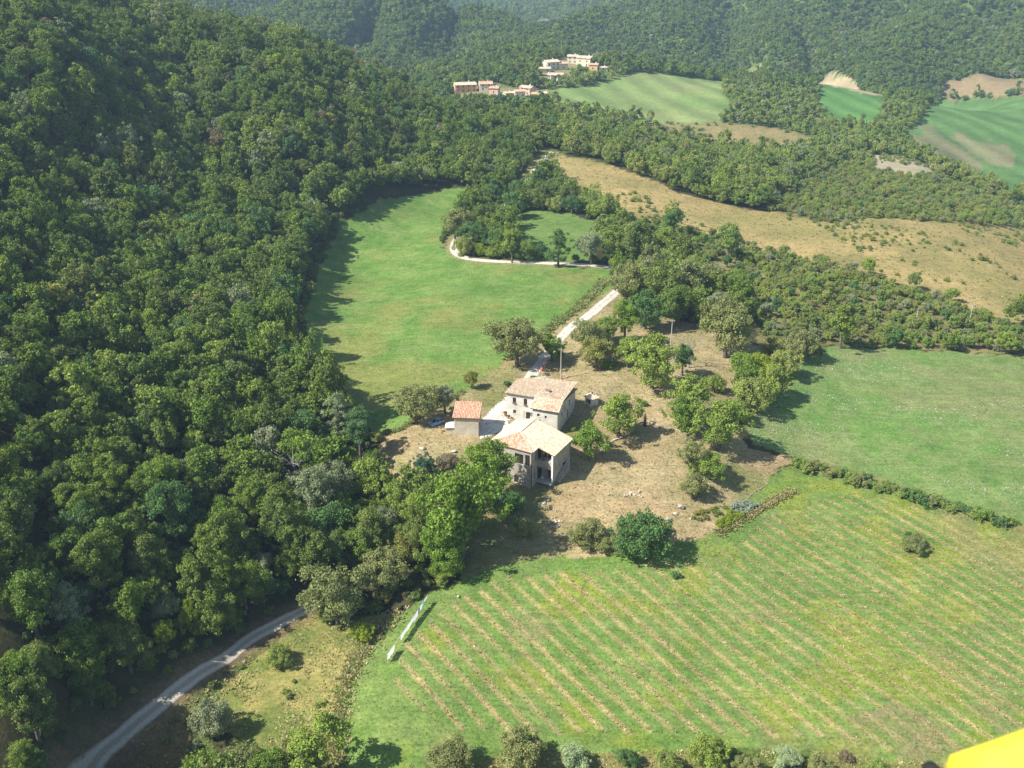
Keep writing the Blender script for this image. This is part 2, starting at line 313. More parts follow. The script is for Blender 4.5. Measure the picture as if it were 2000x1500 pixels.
def world_line(pix, step=1.0):
    P = np.array([G(a, b)[:2] for a, b in pix]); out = []
    n = len(P)
    for i in range(n-1):                                   # Catmull-Rom through the spots
        p0, p1, p2, p3 = P[max(i-1, 0)], P[i], P[i+1], P[min(i+2, n-1)]; k = max(2, int(np.linalg.norm(p2-p1)/step))
        for t in np.linspace(0, 1, k, endpoint=False):
            out.append(.5*((2*p1)+(p2-p0)*t+(2*p0-5*p1+4*p2-p3)*t*t+(3*p1-p0-3*p2+p3)*t**3))
    return np.array(out+[P[-1]])
DRIVE_W = world_line(DRIVE); TRACK_W = world_line(TRACK); GRAVEL_W = poly(GRAVEL, 14)
def line_dist(L, x, y, lim=40):
    x = np.asarray(x, float); y = np.asarray(y, float); d = np.full(x.shape, 1e3)
    box = (x > L[:, 0].min()-lim) & (x < L[:, 0].max()+lim) & (y > L[:, 1].min()-lim) & (y < L[:, 1].max()+lim)
    xx, yy = x[box], y[box]; dd = np.full(xx.shape, 1e3)
    for i in range(0, len(xx), 20000):
        dd[i:i+20000] = np.sqrt(((xx[i:i+20000, None]-L[None, :, 0])**2+(yy[i:i+20000, None]-L[None, :, 1])**2).min(1))
    d[box] = dd
    return d
ROW_DIR = math.radians(-52); ROW_GAP = 3.3
def row_phase(x, y): return (-math.sin(ROW_DIR)*x + math.cos(ROW_DIR)*y)/ROW_GAP
# ------------------------------------------------------------------ ground mesh
def build_ground():
    us = np.r_[np.linspace(-1.05, -.72, 18)[:-1], np.linspace(-.72, .76, 610), np.linspace(.76, 1.05, 16)[1:]]
    lg = lambda a, b, s: np.exp(np.arange(math.log(a), math.log(b), s))
    ys = np.r_[lg(38, 112, .03), lg(112, 480, .0034), lg(480, 1500, .008), lg(1500, 6000, .03), [6000]]
    U, Y = np.meshgrid(us, ys); X = U*Y; Z = H(X, Y); nx, ny = len(us), len(ys)
    x, y, z = X.ravel(), Y.ravel(), Z.ravel()
    jit = np.clip(y/240, .6, 6)
    jx = x+(fbm(x, y, 5, 21, 3)-.5)*3.2*jit; jy = y+(fbm(x, y, 5, 31, 3)-.5)*5.0*jit
    n1 = fbm(x, y, 18, 1, 4); n2 = fbm(x, y, 5, 2, 4); n3 = fbm(x, y, 45, 4, 3); n4 = vnoise(x, y, 1.1, 6)
    col = np.empty((len(x), 3)); mixc = lambda a, b, t: np.asarray(a)[None]*(1-t[:, None])+np.asarray(b)[None]*t[:, None]
    sm = lambda v, a, b: np.clip((v-a)/(b-a), 0, 1)
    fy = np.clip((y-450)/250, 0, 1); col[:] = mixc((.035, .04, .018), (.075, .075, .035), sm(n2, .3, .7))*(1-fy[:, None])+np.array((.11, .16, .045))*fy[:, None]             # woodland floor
    zone = np.zeros(len(x), int); names = ['ground']
    def put(key, c, name):
        m = inside(ZONE[key], jx, jy); col[m] = c[m]; names.append(name); zone[inside(ZONE[key], x, y)] = len(names)-1
    gA, gB, straw = (.11, .215, .045), (.165, .25, .07), (.34, .26, .11)
    for k in ('near', 'far'):
        m = inside(SCRUB[k], jx, jy); c = mixc((.12, .13, .045), (.24, .21, .10), sm(n2, .35, .65)); col[m] = c[m]
    c = mixc(gA, gB, sm(n2, .3, .7)); dr = .5*sm(n1, .54, .72); c = c*(1-dr[:, None]) + np.array((.26, .23, .08))*dr[:, None]; put('meadow', c, 'meadow')
    put('glade', mixc((.11, .2, .05), (.16, .23, .07), n2), 'glade')
    ydry = mixc((.385, .315, .185), (.30, .255, .14), sm(n2, .35, .65)); ygr = sm(n1, .38, .6)*.8; ydry = ydry*(1-ygr[:, None])+np.array((.16, .185, .06))*ygr[:, None]
    red = sm(fbm(x, y, 12, 17, 3), .55, .7)*.6; ydry = ydry*(1-red[:, None])+np.array((.36, .26, .155))*red[:, None]; put('yard', ydry, 'yard')
    ph = row_phase(x, y); tri = np.abs(ph-np.round(ph))*ROW_GAP                       # metres from the nearest row
    vy = mixc((.125, .215, .05), (.165, .235, .07), sm(n2, .3, .7)); yl = sm(fbm(x, y, 9, 41, 3), .56, .7)*.4; vy = vy*(1-yl[:, None])+np.array((.26, .27, .03))*yl[:, None]
    core = poly([(890,1175),(1000,1125),(1190,1115),(1400,1085),(1510,1010),(1660,960),(1850,1008),(2200,1130),(2250,1480),(1900,1475),(1500,1432),(1050,1432),(880,1420),(760,1340),(800,1250)])
    rowk = .62+.6*vnoise(np.round(ph)*7.3, np.round(ph)*0+2, 1.0, 3); rw = inside(core, jx, jy)*rowk*np.clip(1.4-tri/.48, 0, 1)*np.clip(.05+1.5*sm(n1*.35+n4*.4+.25*fbm(x, y, 22, 111, 2), .26, .56), 0, 1)*.92; vy = vy*(1-rw[:, None])+mixc((.41, .32, .165), (.31, .265, .13), sm(fbm(x, y, 6, 113, 2), .35, .65))*rw[:, None]
    bare = np.maximum(sm(fbm(x, y, 14, 51, 3), .66, .8)*.35, inside(poly([(1650,1400),(1760,1370),(1880,1420),(1960,1470),(1900,1500),(1720,1470)]), jx+6*(n1-.5), jy+8*(n2-.5))*sm(n2, .25, .6)*.65); vy = vy*(1-bare[:, None])+np.array((.25, .2, .12))*bare[:, None]; put('vineyard', vy, 'vineyard_field')
    rg = mixc((.30, .27, .10), (.15, .19, .05), sm(n2, .36, .64)); rb = sm(n1, .55, .75)*.6; rg = rg*(1-rb[:, None])+np.array((.22, .15, .08))*rb[:, None]; put('rough', rg, 'rough_grassland')
    pg = mixc((.125, .23, .06), (.18, .25, .09), sm(n2, .3, .7)); pb = sm(n3*.5+n1*.5, .47, .64)*.5; pg = pg*(1-pb[:, None])+np.array((.235, .23, .115))*pb[:, None]; put('pasture', pg, 'pasture')
    dh = mixc((.36, .285, .13), (.26, .225, .095), sm(n1, .35, .65)); db = sm(fbm(x, y, 60, 61, 3), .52, .68)*.6; dh = dh*(1-db[:, None])+np.array((.23, .225, .08))*db[:, None]; put('dry_hill', dh, 'dry_hillside')
    put('far_field', mixc((.17, .26, .085), (.23, .28, .115), sm(n3, .3, .7)), 'far_field')
    put('dry_strip', mixc((.31, .25, .12), (.24, .22, .10), sm(n1, .3, .7)), 'dry_strip'); put('small_field', mixc((.22, .24, .09), (.26, .27, .11), n3), 'stubble_field')
    put('green_field', mixc((.085, .215, .055), (.12, .24, .07), n3), 'crop_field'); put('bare_slope', mixc((.30, .22, .14), (.24, .2, .11), n1), 'bare_slope')
    ef = mixc((.09, .195, .06), (.125, .22, .075), n1); eb = np.zeros(len(x))
    for q in ([(1775,262),(1850,252),(1885,285),(1905,335),(1850,318),(1785,290)], [(1900,272),(1985,275),(2000,318),(1930,322)]): eb = np.maximum(eb, inside(poly(q), x+(fbm(x, y, 40, 73, 3)-.5)*70, y+(fbm(x, y, 40, 75, 3)-.5)*90)*.75)
    eb = eb*(.55+.6*n1); ef = ef*(1-eb[:, None])+np.array((.26, .22, .14))*eb[:, None]; put('east_field', ef, 'valley_field')
    put('bank', mixc((.075, .12, .03), (.15, .12, .055), sm(n1, .4, .6)), 'grass_bank'); put('verge', mixc((.17, .19, .07), (.28, .24, .11), sm(n2, .35, .65)), 'road_verge'); put('bend', mixc((.13, .17, .05), (.22, .2, .09), sm(n2, .35, .65)), 'road_bend_verge')
    put('strip', mixc((.14, .16, .05), (.24, .21, .09), sm(n2, .35, .65)), 'hedge_strip'); put('foot', mixc((.10, .15, .035), (.19, .18, .07), sm(n1, .35, .65)), 'hedge_bank')
    put('scree', mixc((.42, .38, .3), (.34, .3, .2), n1), 'scree'); put('village', mixc((.2, .2, .09), (.3, .26, .15), n1), 'village_ground'); put('hamlet', mixc((.2, .2, .09), (.3, .26, .15), n1), 'hamlet_ground')
    top = inside(poly([(1576,160),(1625,140),(1668,158),(1728,186),(1690,186),(1650,172),(1620,168)]), jx, jy); col[top] = (.40, .34, .22)
    put('far_clearing', mixc((.35, .31, .2), (.28, .27, .14), n1), 'far_clearing'); put('far_clearing2', mixc((.38, .34, .24), (.2, .22, .1), n1), 'hilltop_clearing')
    fields = np.isin(zone, [names.index(q) for q in ('far_field', 'crop_field', 'valley_field', 'stubble_field')])
    col[fields] *= (1+.16*np.sin((x*.8+y*.35)/4.5))[fields, None]*(1+.5*(fbm(x, y, 30, 81, 3)-.5))[fields, None]
    # verges of the drive and track, worn paths about the house
    d = line_dist(DRIVE_W, x, y); m = np.clip(1-(d-1.6)/2.2, 0, 1)*.75; col = col*(1-m[:, None])+np.array((.33, .27, .16))*m[:, None]
    d = line_dist(TRACK_W, x, y); m = np.clip(1-(d-1.8)/2.4, 0, 1)*.8; col = col*(1-m[:, None])+np.array((.19, .14, .09))*m[:, None]
    # faces by land use
    i0 = (np.arange(ny-1)[:, None]*nx+np.arange(nx-1)[None]).ravel(); F = np.c_[i0, i0+1, i0+nx+1, i0+nx]
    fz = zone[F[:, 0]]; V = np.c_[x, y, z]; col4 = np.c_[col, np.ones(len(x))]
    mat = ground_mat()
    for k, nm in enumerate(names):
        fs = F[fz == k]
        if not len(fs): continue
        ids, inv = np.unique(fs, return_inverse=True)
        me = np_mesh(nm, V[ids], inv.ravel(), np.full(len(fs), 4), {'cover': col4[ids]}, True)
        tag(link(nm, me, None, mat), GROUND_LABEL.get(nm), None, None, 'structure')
GROUND_LABEL = dict(ground='wooded hillside ground and woodland floor', meadow='long green meadow between the wood and the white drive', yard='dry tan grass around the farm buildings',
 vineyard_field='green vineyard field striped with dry rows', rough_grassland='yellowish rough grass beside the shaded track', pasture='wide green pasture speckled with pale flowers',
 dry_hillside='straw coloured hillside dotted with small bushes', far_field='pale green field beside the hamlet', crop_field='bright emerald crop field among trees', valley_field='dark green valley field with brown patches')
def ground_mat():
    m, n, l, b = new_mat('ground_cover')
    a = n.new('ShaderNodeAttribute'); a.attribute_name = 'cover'; tc = n.new('ShaderNodeTexCoord')
    prev = a.outputs['Color']
    for sc, lo, hi in ((1.7, .62, 1.3), (.35, .8, 1.18), (.06, .86, 1.12)):
        t = n.new('ShaderNodeTexNoise'); t.inputs['Scale'].default_value = sc; t.inputs['Detail'].default_value = 5; t.inputs['Roughness'].default_value = .65; l.new(tc.outputs['Object'], t.inputs['Vector'])
        r = ramp(n, [(.3, (lo, lo*1.02, lo)), (.7, (hi, hi*.98, hi*.95))]); l.new(t.outputs['Fac'], r.inputs[0])
        mx = n.new('ShaderNodeMix'); mx.data_type = 'RGBA'; mx.blend_type = 'MULTIPLY'; mx.inputs[0].default_value = 1; l.new(prev, mx.inputs[6]); l.new(r.outputs[0], mx.inputs[7]); prev = mx.outputs[2]
        if sc == 1.7:
            bp = n.new('ShaderNodeBump'); bp.inputs['Strength'].default_value = .7; bp.inputs['Distance'].default_value = .25; l.new(t.outputs['Fac'], bp.inputs['Height']); l.new(bp.outputs[0], b.inputs['Normal'])
    mp = n.new('ShaderNodeMapping'); mp.inputs['Rotation'].default_value = (0, 0, .5); mp.inputs['Scale'].default_value = (.12, 1.1, .3); l.new(tc.outputs['Object'], mp.inputs[0])   # grass laid in streaks
    t = n.new('ShaderNodeTexNoise'); t.inputs['Scale'].default_value = 1.0; t.inputs['Detail'].default_value = 5; t.inputs['Roughness'].default_value = .7; l.new(mp.outputs[0], t.inputs['Vector'])
    r = ramp(n, [(.3, (.8, .82, .78)), (.7, (1.2, 1.16, 1.15))]); l.new(t.outputs['Fac'], r.inputs[0])
    mx = n.new('ShaderNodeMix'); mx.data_type = 'RGBA'; mx.blend_type = 'MULTIPLY'; mx.inputs[0].default_value = 1; l.new(prev, mx.inputs[6]); l.new(r.outputs[0], mx.inputs[7]); prev = mx.outputs[2]
    l.new(prev, b.inputs['Base Color']); b.inputs['Roughness'].default_value = .95; b.inputs['Specular IOR Level'].default_value = .1
    return m
build_ground()
# ------------------------------------------------------------------ roads laid on the ground
def ribbon(name, L, half, material, lift, label, wob=.35):
    n = len(L); T = np.gradient(L, axis=0); T /= np.linalg.norm(T, axis=1)[:, None]; N = np.c_[-T[:, 1], T[:, 0]]
    ac = np.linspace(-1, 1, 9); s = np.arange(n)
    wl_ = half+wob*(fbm(s, s*0, 7, 91, 3)-.5)*2; wr_ = half+wob*(fbm(s, s*0, 7, 95, 3)-.5)*2
    P = np.stack([L+N*(a*np.where(a < 0, wl_, wr_))[:, None] for a in ac], 1)
    z = H(P[..., 0].ravel(), P[..., 1].ravel()).reshape(P.shape[:2]) + lift - .05*np.abs(ac)[None]**4
    V = np.c_[P.reshape(-1, 2), z.ravel()]; k = len(ac); i0 = (np.arange(n-1)[:, None]*k+np.arange(k-1)[None]).ravel()
    col = np.tile(np.abs(ac), n)
    me = np_mesh(name, V, np.c_[i0, i0+1, i0+k+1, i0+k].ravel(), np.full(len(i0), 4), {'across': col}, True)
    return tag(link(name, me, None, material), label, None, None, 'structure')
def road_mat(name, wheel, mid, edge):
    """two worn wheel tracks, a grassier middle and edges, by the metre across the road"""
    m, n, l, b = new_mat(name); a = n.new('ShaderNodeAttribute'); a.attribute_name = 'across'; tc = n.new('ShaderNodeTexCoord')
    t = n.new('ShaderNodeTexNoise'); t.inputs['Scale'].default_value = .9; t.inputs['Detail'].default_value = 6; l.new(tc.outputs['Object'], t.inputs['Vector'])
    ad = n.new('ShaderNodeMath'); ad.operation = 'MULTIPLY_ADD'; ad.inputs[1].default_value = .35; l.new(t.outputs['Fac'], ad.inputs[0])
    sb = n.new('ShaderNodeMath'); sb.operation = 'SUBTRACT'; sb.inputs[1].default_value = .17; l.new(a.outputs['Fac'], sb.inputs[0]); l.new(sb.outputs[0], ad.inputs[2])
    r = ramp(n, [(.0, mid), (.22, mid), (.38, wheel), (.72, wheel), (.95, edge)]); l.new(ad.outputs[0], r.inputs[0])
    g = n.new('ShaderNodeTexNoise'); g.inputs['Scale'].default_value = 4; g.inputs['Detail'].default_value = 4; l.new(tc.outputs['Object'], g.inputs['Vector'])
    gr = ramp(n, [(.3, (.8, .8, .8)), (.7, (1.1, 1.1, 1.1))]); l.new(g.outputs['Fac'], gr.inputs[0])
    mx = n.new('ShaderNodeMix'); mx.data_type = 'RGBA'; mx.blend_type = 'MULTIPLY'; mx.inputs[0].default_value = 1; l.new(r.outputs[0], mx.inputs[6]); l.new(gr.outputs[0], mx.inputs[7]); l.new(mx.outputs[2], b.inputs['Base Color'])
    b.inputs['Roughness'].default_value = .95; b.inputs['Specular IOR Level'].default_value = .1
    return m
M['gravel_road'] = road_mat('white_gravel', (.62, .58, .5), (.54, .50, .41), (.42, .37, .25))
M['track_road'] = road_mat('grey_track', (.5, .45, .37), (.35, .31, .23), (.24, .2, .13))
M['gravel'] = noise_mat('gravel_yard', (.56, .53, .47), (.68, .65, .59), 1.2, .95, .2)
ribbon('road', DRIVE_W, 1.7, M['gravel_road'], .09, 'white gravel drive winding from the farm past the meadow', .45)
ribbon('track', TRACK_W, 1.35, M['track_road'], .09, 'grey gravel track curving along the foot of the wood', .4)
def gravel_yard():
    P = GRAVEL_W; x0, y0 = P.min(0)-1; x1, y1 = P.max(0)+1; xs = np.arange(x0, x1, .5); ys = np.arange(y0, y1, .5); X, Y = np.meshgrid(xs, ys)
    Z = H(X.ravel(), Y.ravel())+.07; ok = inside(P, X+.5*(fbm(X, Y, 2, 3, 2)-.5), Y+.5*(fbm(X, Y, 2, 8, 2)-.5)); nx = len(xs)
    i0 = (np.arange(len(ys)-1)[:, None]*nx+np.arange(nx-1)[None]).ravel(); F = np.c_[i0, i0+1, i0+nx+1, i0+nx]; F = F[ok.ravel()[F].all(1)]
    ids, inv = np.unique(F, return_inverse=True)
    tag(link('gravel_yard', np_mesh('gravel_yard', np.c_[X.ravel(), Y.ravel(), Z][ids], inv.ravel(), np.full(len(F), 4), None, True), None, M['gravel']), 'white gravel forecourt between the barn and the farmhouse', None, None, 'structure')
gravel_yard()
# ------------------------------------------------------------------ plants
def crown_mesh(name, seed, hc, R, b, lobes, nleaf, leaf, flat=.0, cone=0.0, gap=.0, lob=(.30, .44), solid=False):
    """a crown of loose leaves: lobes of leaves about an ellipsoid centred at height hc, half-width R, half-height b"""
    r = np.random.RandomState(seed); Lc = []; Lr = []
    K = r.randint(3, 6); ang = r.uniform(0, 6.28)+np.arange(K)*6.28/K        # a crown is a few limbs' worth of foliage grown together
    sub = np.c_[np.cos(ang)*r.uniform(.18, .5, K)*R, np.sin(ang)*r.uniform(.18, .5, K)*R, r.uniform(-.34, .3, K)*b]; sub[0] = (0, 0, .22*b); srad = r.uniform(.52, .72, K)
    if solid: sub *= .3; srad = np.full(K, .84)
    while len(Lc) < lobes:
        k = r.randint(K); d = r.normal(size=3); d /= np.linalg.norm(d); f = r.uniform(.45, 1.0)
        p = sub[k]+d*f*srad[k]*np.array([R, R, b]); zz = p[2]/b
        if zz < -.74 + flat*.3: continue
        taper = 1-cone*(zz+.6)/1.4
        p[:2] *= max(.12, taper); Lc.append(p); Lr.append(R*r.uniform(*lob)*(.55+.45*max(.2, taper)))
    for _ in range(lobes//3):                                  # stray sprays that break the outline
        d = r.normal(size=3); d /= np.linalg.norm(d); d[2] = abs(d[2])*1.1-.3; Lc.append(d*r.uniform(.8, 1.08)*np.array([R, R, b])*(1-cone*.35*(d[2] > .3))); Lr.append(R*r.uniform(.08, .17))
    sq = 1+r.uniform(-.16, .16, 2); Lc = np.array(Lc)*np.array([sq[0], sq[1], 1]); Lr = np.array(Lr); w = Lr**2; k = r.choice(len(Lc), nleaf*2, p=w/w.sum())
    d = r.normal(size=(nleaf*2, 3)); d /= np.linalg.norm(d, axis=1)[:, None]
    P = Lc[k]+d*(Lr[k]*np.where(r.rand(nleaf*2) < .1, r.uniform(1.0, 1.55, nleaf*2), r.uniform(.55, 1.08, nleaf*2)))[:, None]*np.array([1, 1, .85])
    out = P/np.array([R, R, b]); keep = (np.einsum('ij,ij->i', d, out) > -.25*r.rand(nleaf*2)) | (r.rand(nleaf*2) < .12)
    if gap: keep &= r.rand(nleaf*2) > gap*(r.rand(len(Lc))[k])
    P = P[keep][:nleaf]; d = d[keep][:nleaf]; k = k[keep][:nleaf]; n = len(P); P = P+np.array([0, 0, hc])
    N = d*.75 + r.normal(size=(n, 3))*.55 + np.array([0, 0, .35]); N /= np.linalg.norm(N, axis=1)[:, None]
    A = np.cross(N, r.normal(size=(n, 3))); A /= np.linalg.norm(A, axis=1)[:, None]; B = np.cross(N, A)
    s = leaf*r.uniform(.6, 1.35, n)[:, None]; bend = N*s*.22
    V = np.stack([P-A*s*.62, P-B*s*.42+bend*.4, P+A*s*.62-bend*.5, P+B*s*.42+bend*.4], 1).reshape(-1, 3)
    lobt = r.uniform(.82, 1.16, len(Lc))[k]; t = lobt*r.uniform(.72, 1.28, n); warm = r.uniform(-.1, .12, n)
    tint = np.c_[t*(1+warm), t, t*(1-warm), np.ones(n)]
    return np_mesh(name, V, np.arange(4*n), np.full(n, 4), {'tint': np.repeat(tint, 4, 0)}), Lc+np.array([0, 0, hc])
def trunk_mesh(name, seed, h, rad, targets, nl=6, bare=False):
    r = random.Random(seed); mb = MB()
    lean = (r.uniform(-.05, .05)*h, r.uniform(-.05, .05)*h)
    pt = lambda t: Vector((lean[0]*t*t, lean[1]*t*t, h*t))
    ts = [0, .06, .3, .6, .85, 1]; mb.path([pt(t)-Vector((0, 0, .6 if t == 0 else 0)) for t in ts], [rad*1.5, rad*1.1, rad*.9, rad*.7, rad*.4, rad*.15], 7)
    for q in range(min(nl, len(targets))):
        e = Vector(targets[q]); t = r.uniform(.45, .8); s = pt(t*.85); m = s.lerp(e, .5)+Vector((r.uniform(-.3, .3), r.uniform(-.3, .3), .15))
        mb.path([s, m, e], [rad*.45, rad*.3, rad*.08], 5)
        if bare:
            for _ in range(4):
                d = Vector((r.uniform(-1, 1), r.uniform(-1, 1), r.uniform(.1, 1.2))).normalized(); c = s.lerp(e, r.uniform(.5, 1)); mb.path([c, c+d*h*.1, c+d*h*.2+Vector((0, 0, h*.03))], [rad*.18, rad*.11, rad*.04], 4)
    return mb.mesh(name, True)
GREEN = dict(
 forest=[(0.128, 0.211, 0.034), (0.176, 0.265, 0.036), (0.146, 0.217, 0.047), (0.223, 0.302, 0.041), (0.158, 0.217, 0.057), (0.199, 0.279, 0.045), (0.140, 0.230, 0.036), (0.193, 0.230, 0.062), (0.169, 0.265, 0.036)],
 bright=[(.19, .30, .04), (.215, .32, .04), (.175, .28, .04)], walnut=[(.244, .333, .055), (.288, .366, .072), (.222, .311, .061)], olive=[(.249, .278, .096), (.284, .306, .114), (.227, .267, .096)],
 dark=[(.112, .211, .059), (.132, .244, .066), (.106, .198, .073)], grey=[(.264, .323, .172), (.310, .343, .198), (.238, .297, .158)], yellow=[(.30, .30, .07), (.26, .28, .075), (.36, .33, .07)],
 lime=[(.278, .370, .031), (.319, .392, .036)], rust=[(.277, .211, .119), (.251, .218, .145)], scrub=[(.211, .330, .066), (.277, .356, .079), (.330, .370, .106), (.238, .330, .079), (.211, .277, .079), (.343, .370, .086)],
 silver=[(.42, .48, .40), (.36, .44, .36)], pine=[(.059, .132, .079), (.073, .158, .086)], pale=[(.356, .449, .238), (.396, .475, .264)])
LEAF = {k: leaf_mat('leaves_'+k, v) for k, v in GREEN.items()}
# prototypes, unit size: crown half-width 1 -> scaled per plant.  (half-height b, crown centre hc, lobes, cone)
SHAPE = dict(round=(.92, 1.12, 26, .15), tall=(1.3, 1.48, 28, .35), broad=(.72, .98, 28, 0.), column=(2.2, 2.25, 26, .4), cone=(1.7, 1.75, 30, .8), bush=(.68, .52, 22, 0.), lump=(.8, .75, 26, .1), dome=(.86, .72, 34, 0.))
PROTO = {}
def proto(shape, lod, var):
    key = (shape, lod, var)
    if key not in PROTO:
        b, hc, lobes, cone = SHAPE[shape]; nleaf, leaf = {0: (11500, .056), 1: (3600, .092), 2: (760, .185)}[lod]
        seed = (sorted(SHAPE).index(shape)*7+lod)*31+var+5
        lobes = {0: lobes*2, 1: int(lobes*1.5), 2: 16}[lod]
        cm, L = crown_mesh('crown', seed, hc, 1.0, b, lobes, nleaf, leaf, cone=cone, solid=shape == 'dome', lob=(.12, .28) if lod < 2 else (.22, .4))
        tm = trunk_mesh('trunk', seed+1, hc+b*.35, .075, L[np.argsort(-L[:, 2])][::4], 6) if lod < 2 else None
        PROTO[key] = (cm, tm)
    return PROTO[key]
PENDING = []
def with_mat(me, mat, key):
    if not me.materials: me.materials.append(None)
    PENDING.append(mat)                                        # the mesh is shared; the object that takes it carries the material
    return me
def link(name, me, parent=None, material=None, _link=link):
    o = _link(name, me, parent, material)
    if PENDING: o.material_slots[0].link = 'OBJECT'; o.material_slots[0].material = PENDING.pop()
    return o
def find(px, py, lift):
    """ground spot whose point `lift` metres above is seen at pixel px, py"""
    u, s = ray(float(px), float(py)); gap = CAM_H+s*_YS-H(u*_YS, _YS)-lift; k = int(np.argmax(gap < 0)) if (gap < 0).any() else len(_YS)-1
    a, b = _YS[max(k-1, 0)], _YS[k]; t = gap[max(k-1, 0)]/(gap[max(k-1, 0)]-gap[k]+1e-9); y = a+(b-a)*min(max(t, 0), 1)
    return np.array([u*y, y, H(u*y, y)[0]])
TREES = []                                                    # x, y, radius of everything planted
def plant(name, p, R, shape, leaf, label, cat='tree', group=None, lod=0, var=None, zs=1.0, trunk='bark'):
    var = rnd.randrange(3) if var is None else var
    cm, tm = proto(shape, lod, var); rz = rnd.uniform(0, 6.28)
    o = empty(name, (p[0], p[1], p[2]-.05), rz, label, cat, group); s = (R*rnd.uniform(.94, 1.06), R*rnd.uniform(.94, 1.06), R*zs)
    if tm is not None:
        t = link('trunk', with_mat(tm, M[trunk], trunk), o); t.scale = s
    c = link('crown', with_mat(cm, LEAF[leaf], leaf), o); c.scale = s
    TREES.append((p[0], p[1], R)); return o
def plant_px(name, cx, cy, rpx, shape, leaf, label, cat='tree', group=None, lod=0, zs=1.0, trunk='bark'):
    """plant by the photo: crown centre and half-width in pixels"""
    b, hc = SHAPE[shape][:2]; R = 5.0
    for _ in range(4):
        p = find(cx, cy, hc*R*zs); R = rpx*np.linalg.norm(p+np.array([0, 0, hc*R*zs])-np.array([0, 0, CAM_H]))/FPX
    return plant(name, p, R, shape, leaf, label, cat, group, lod, None, zs, trunk)
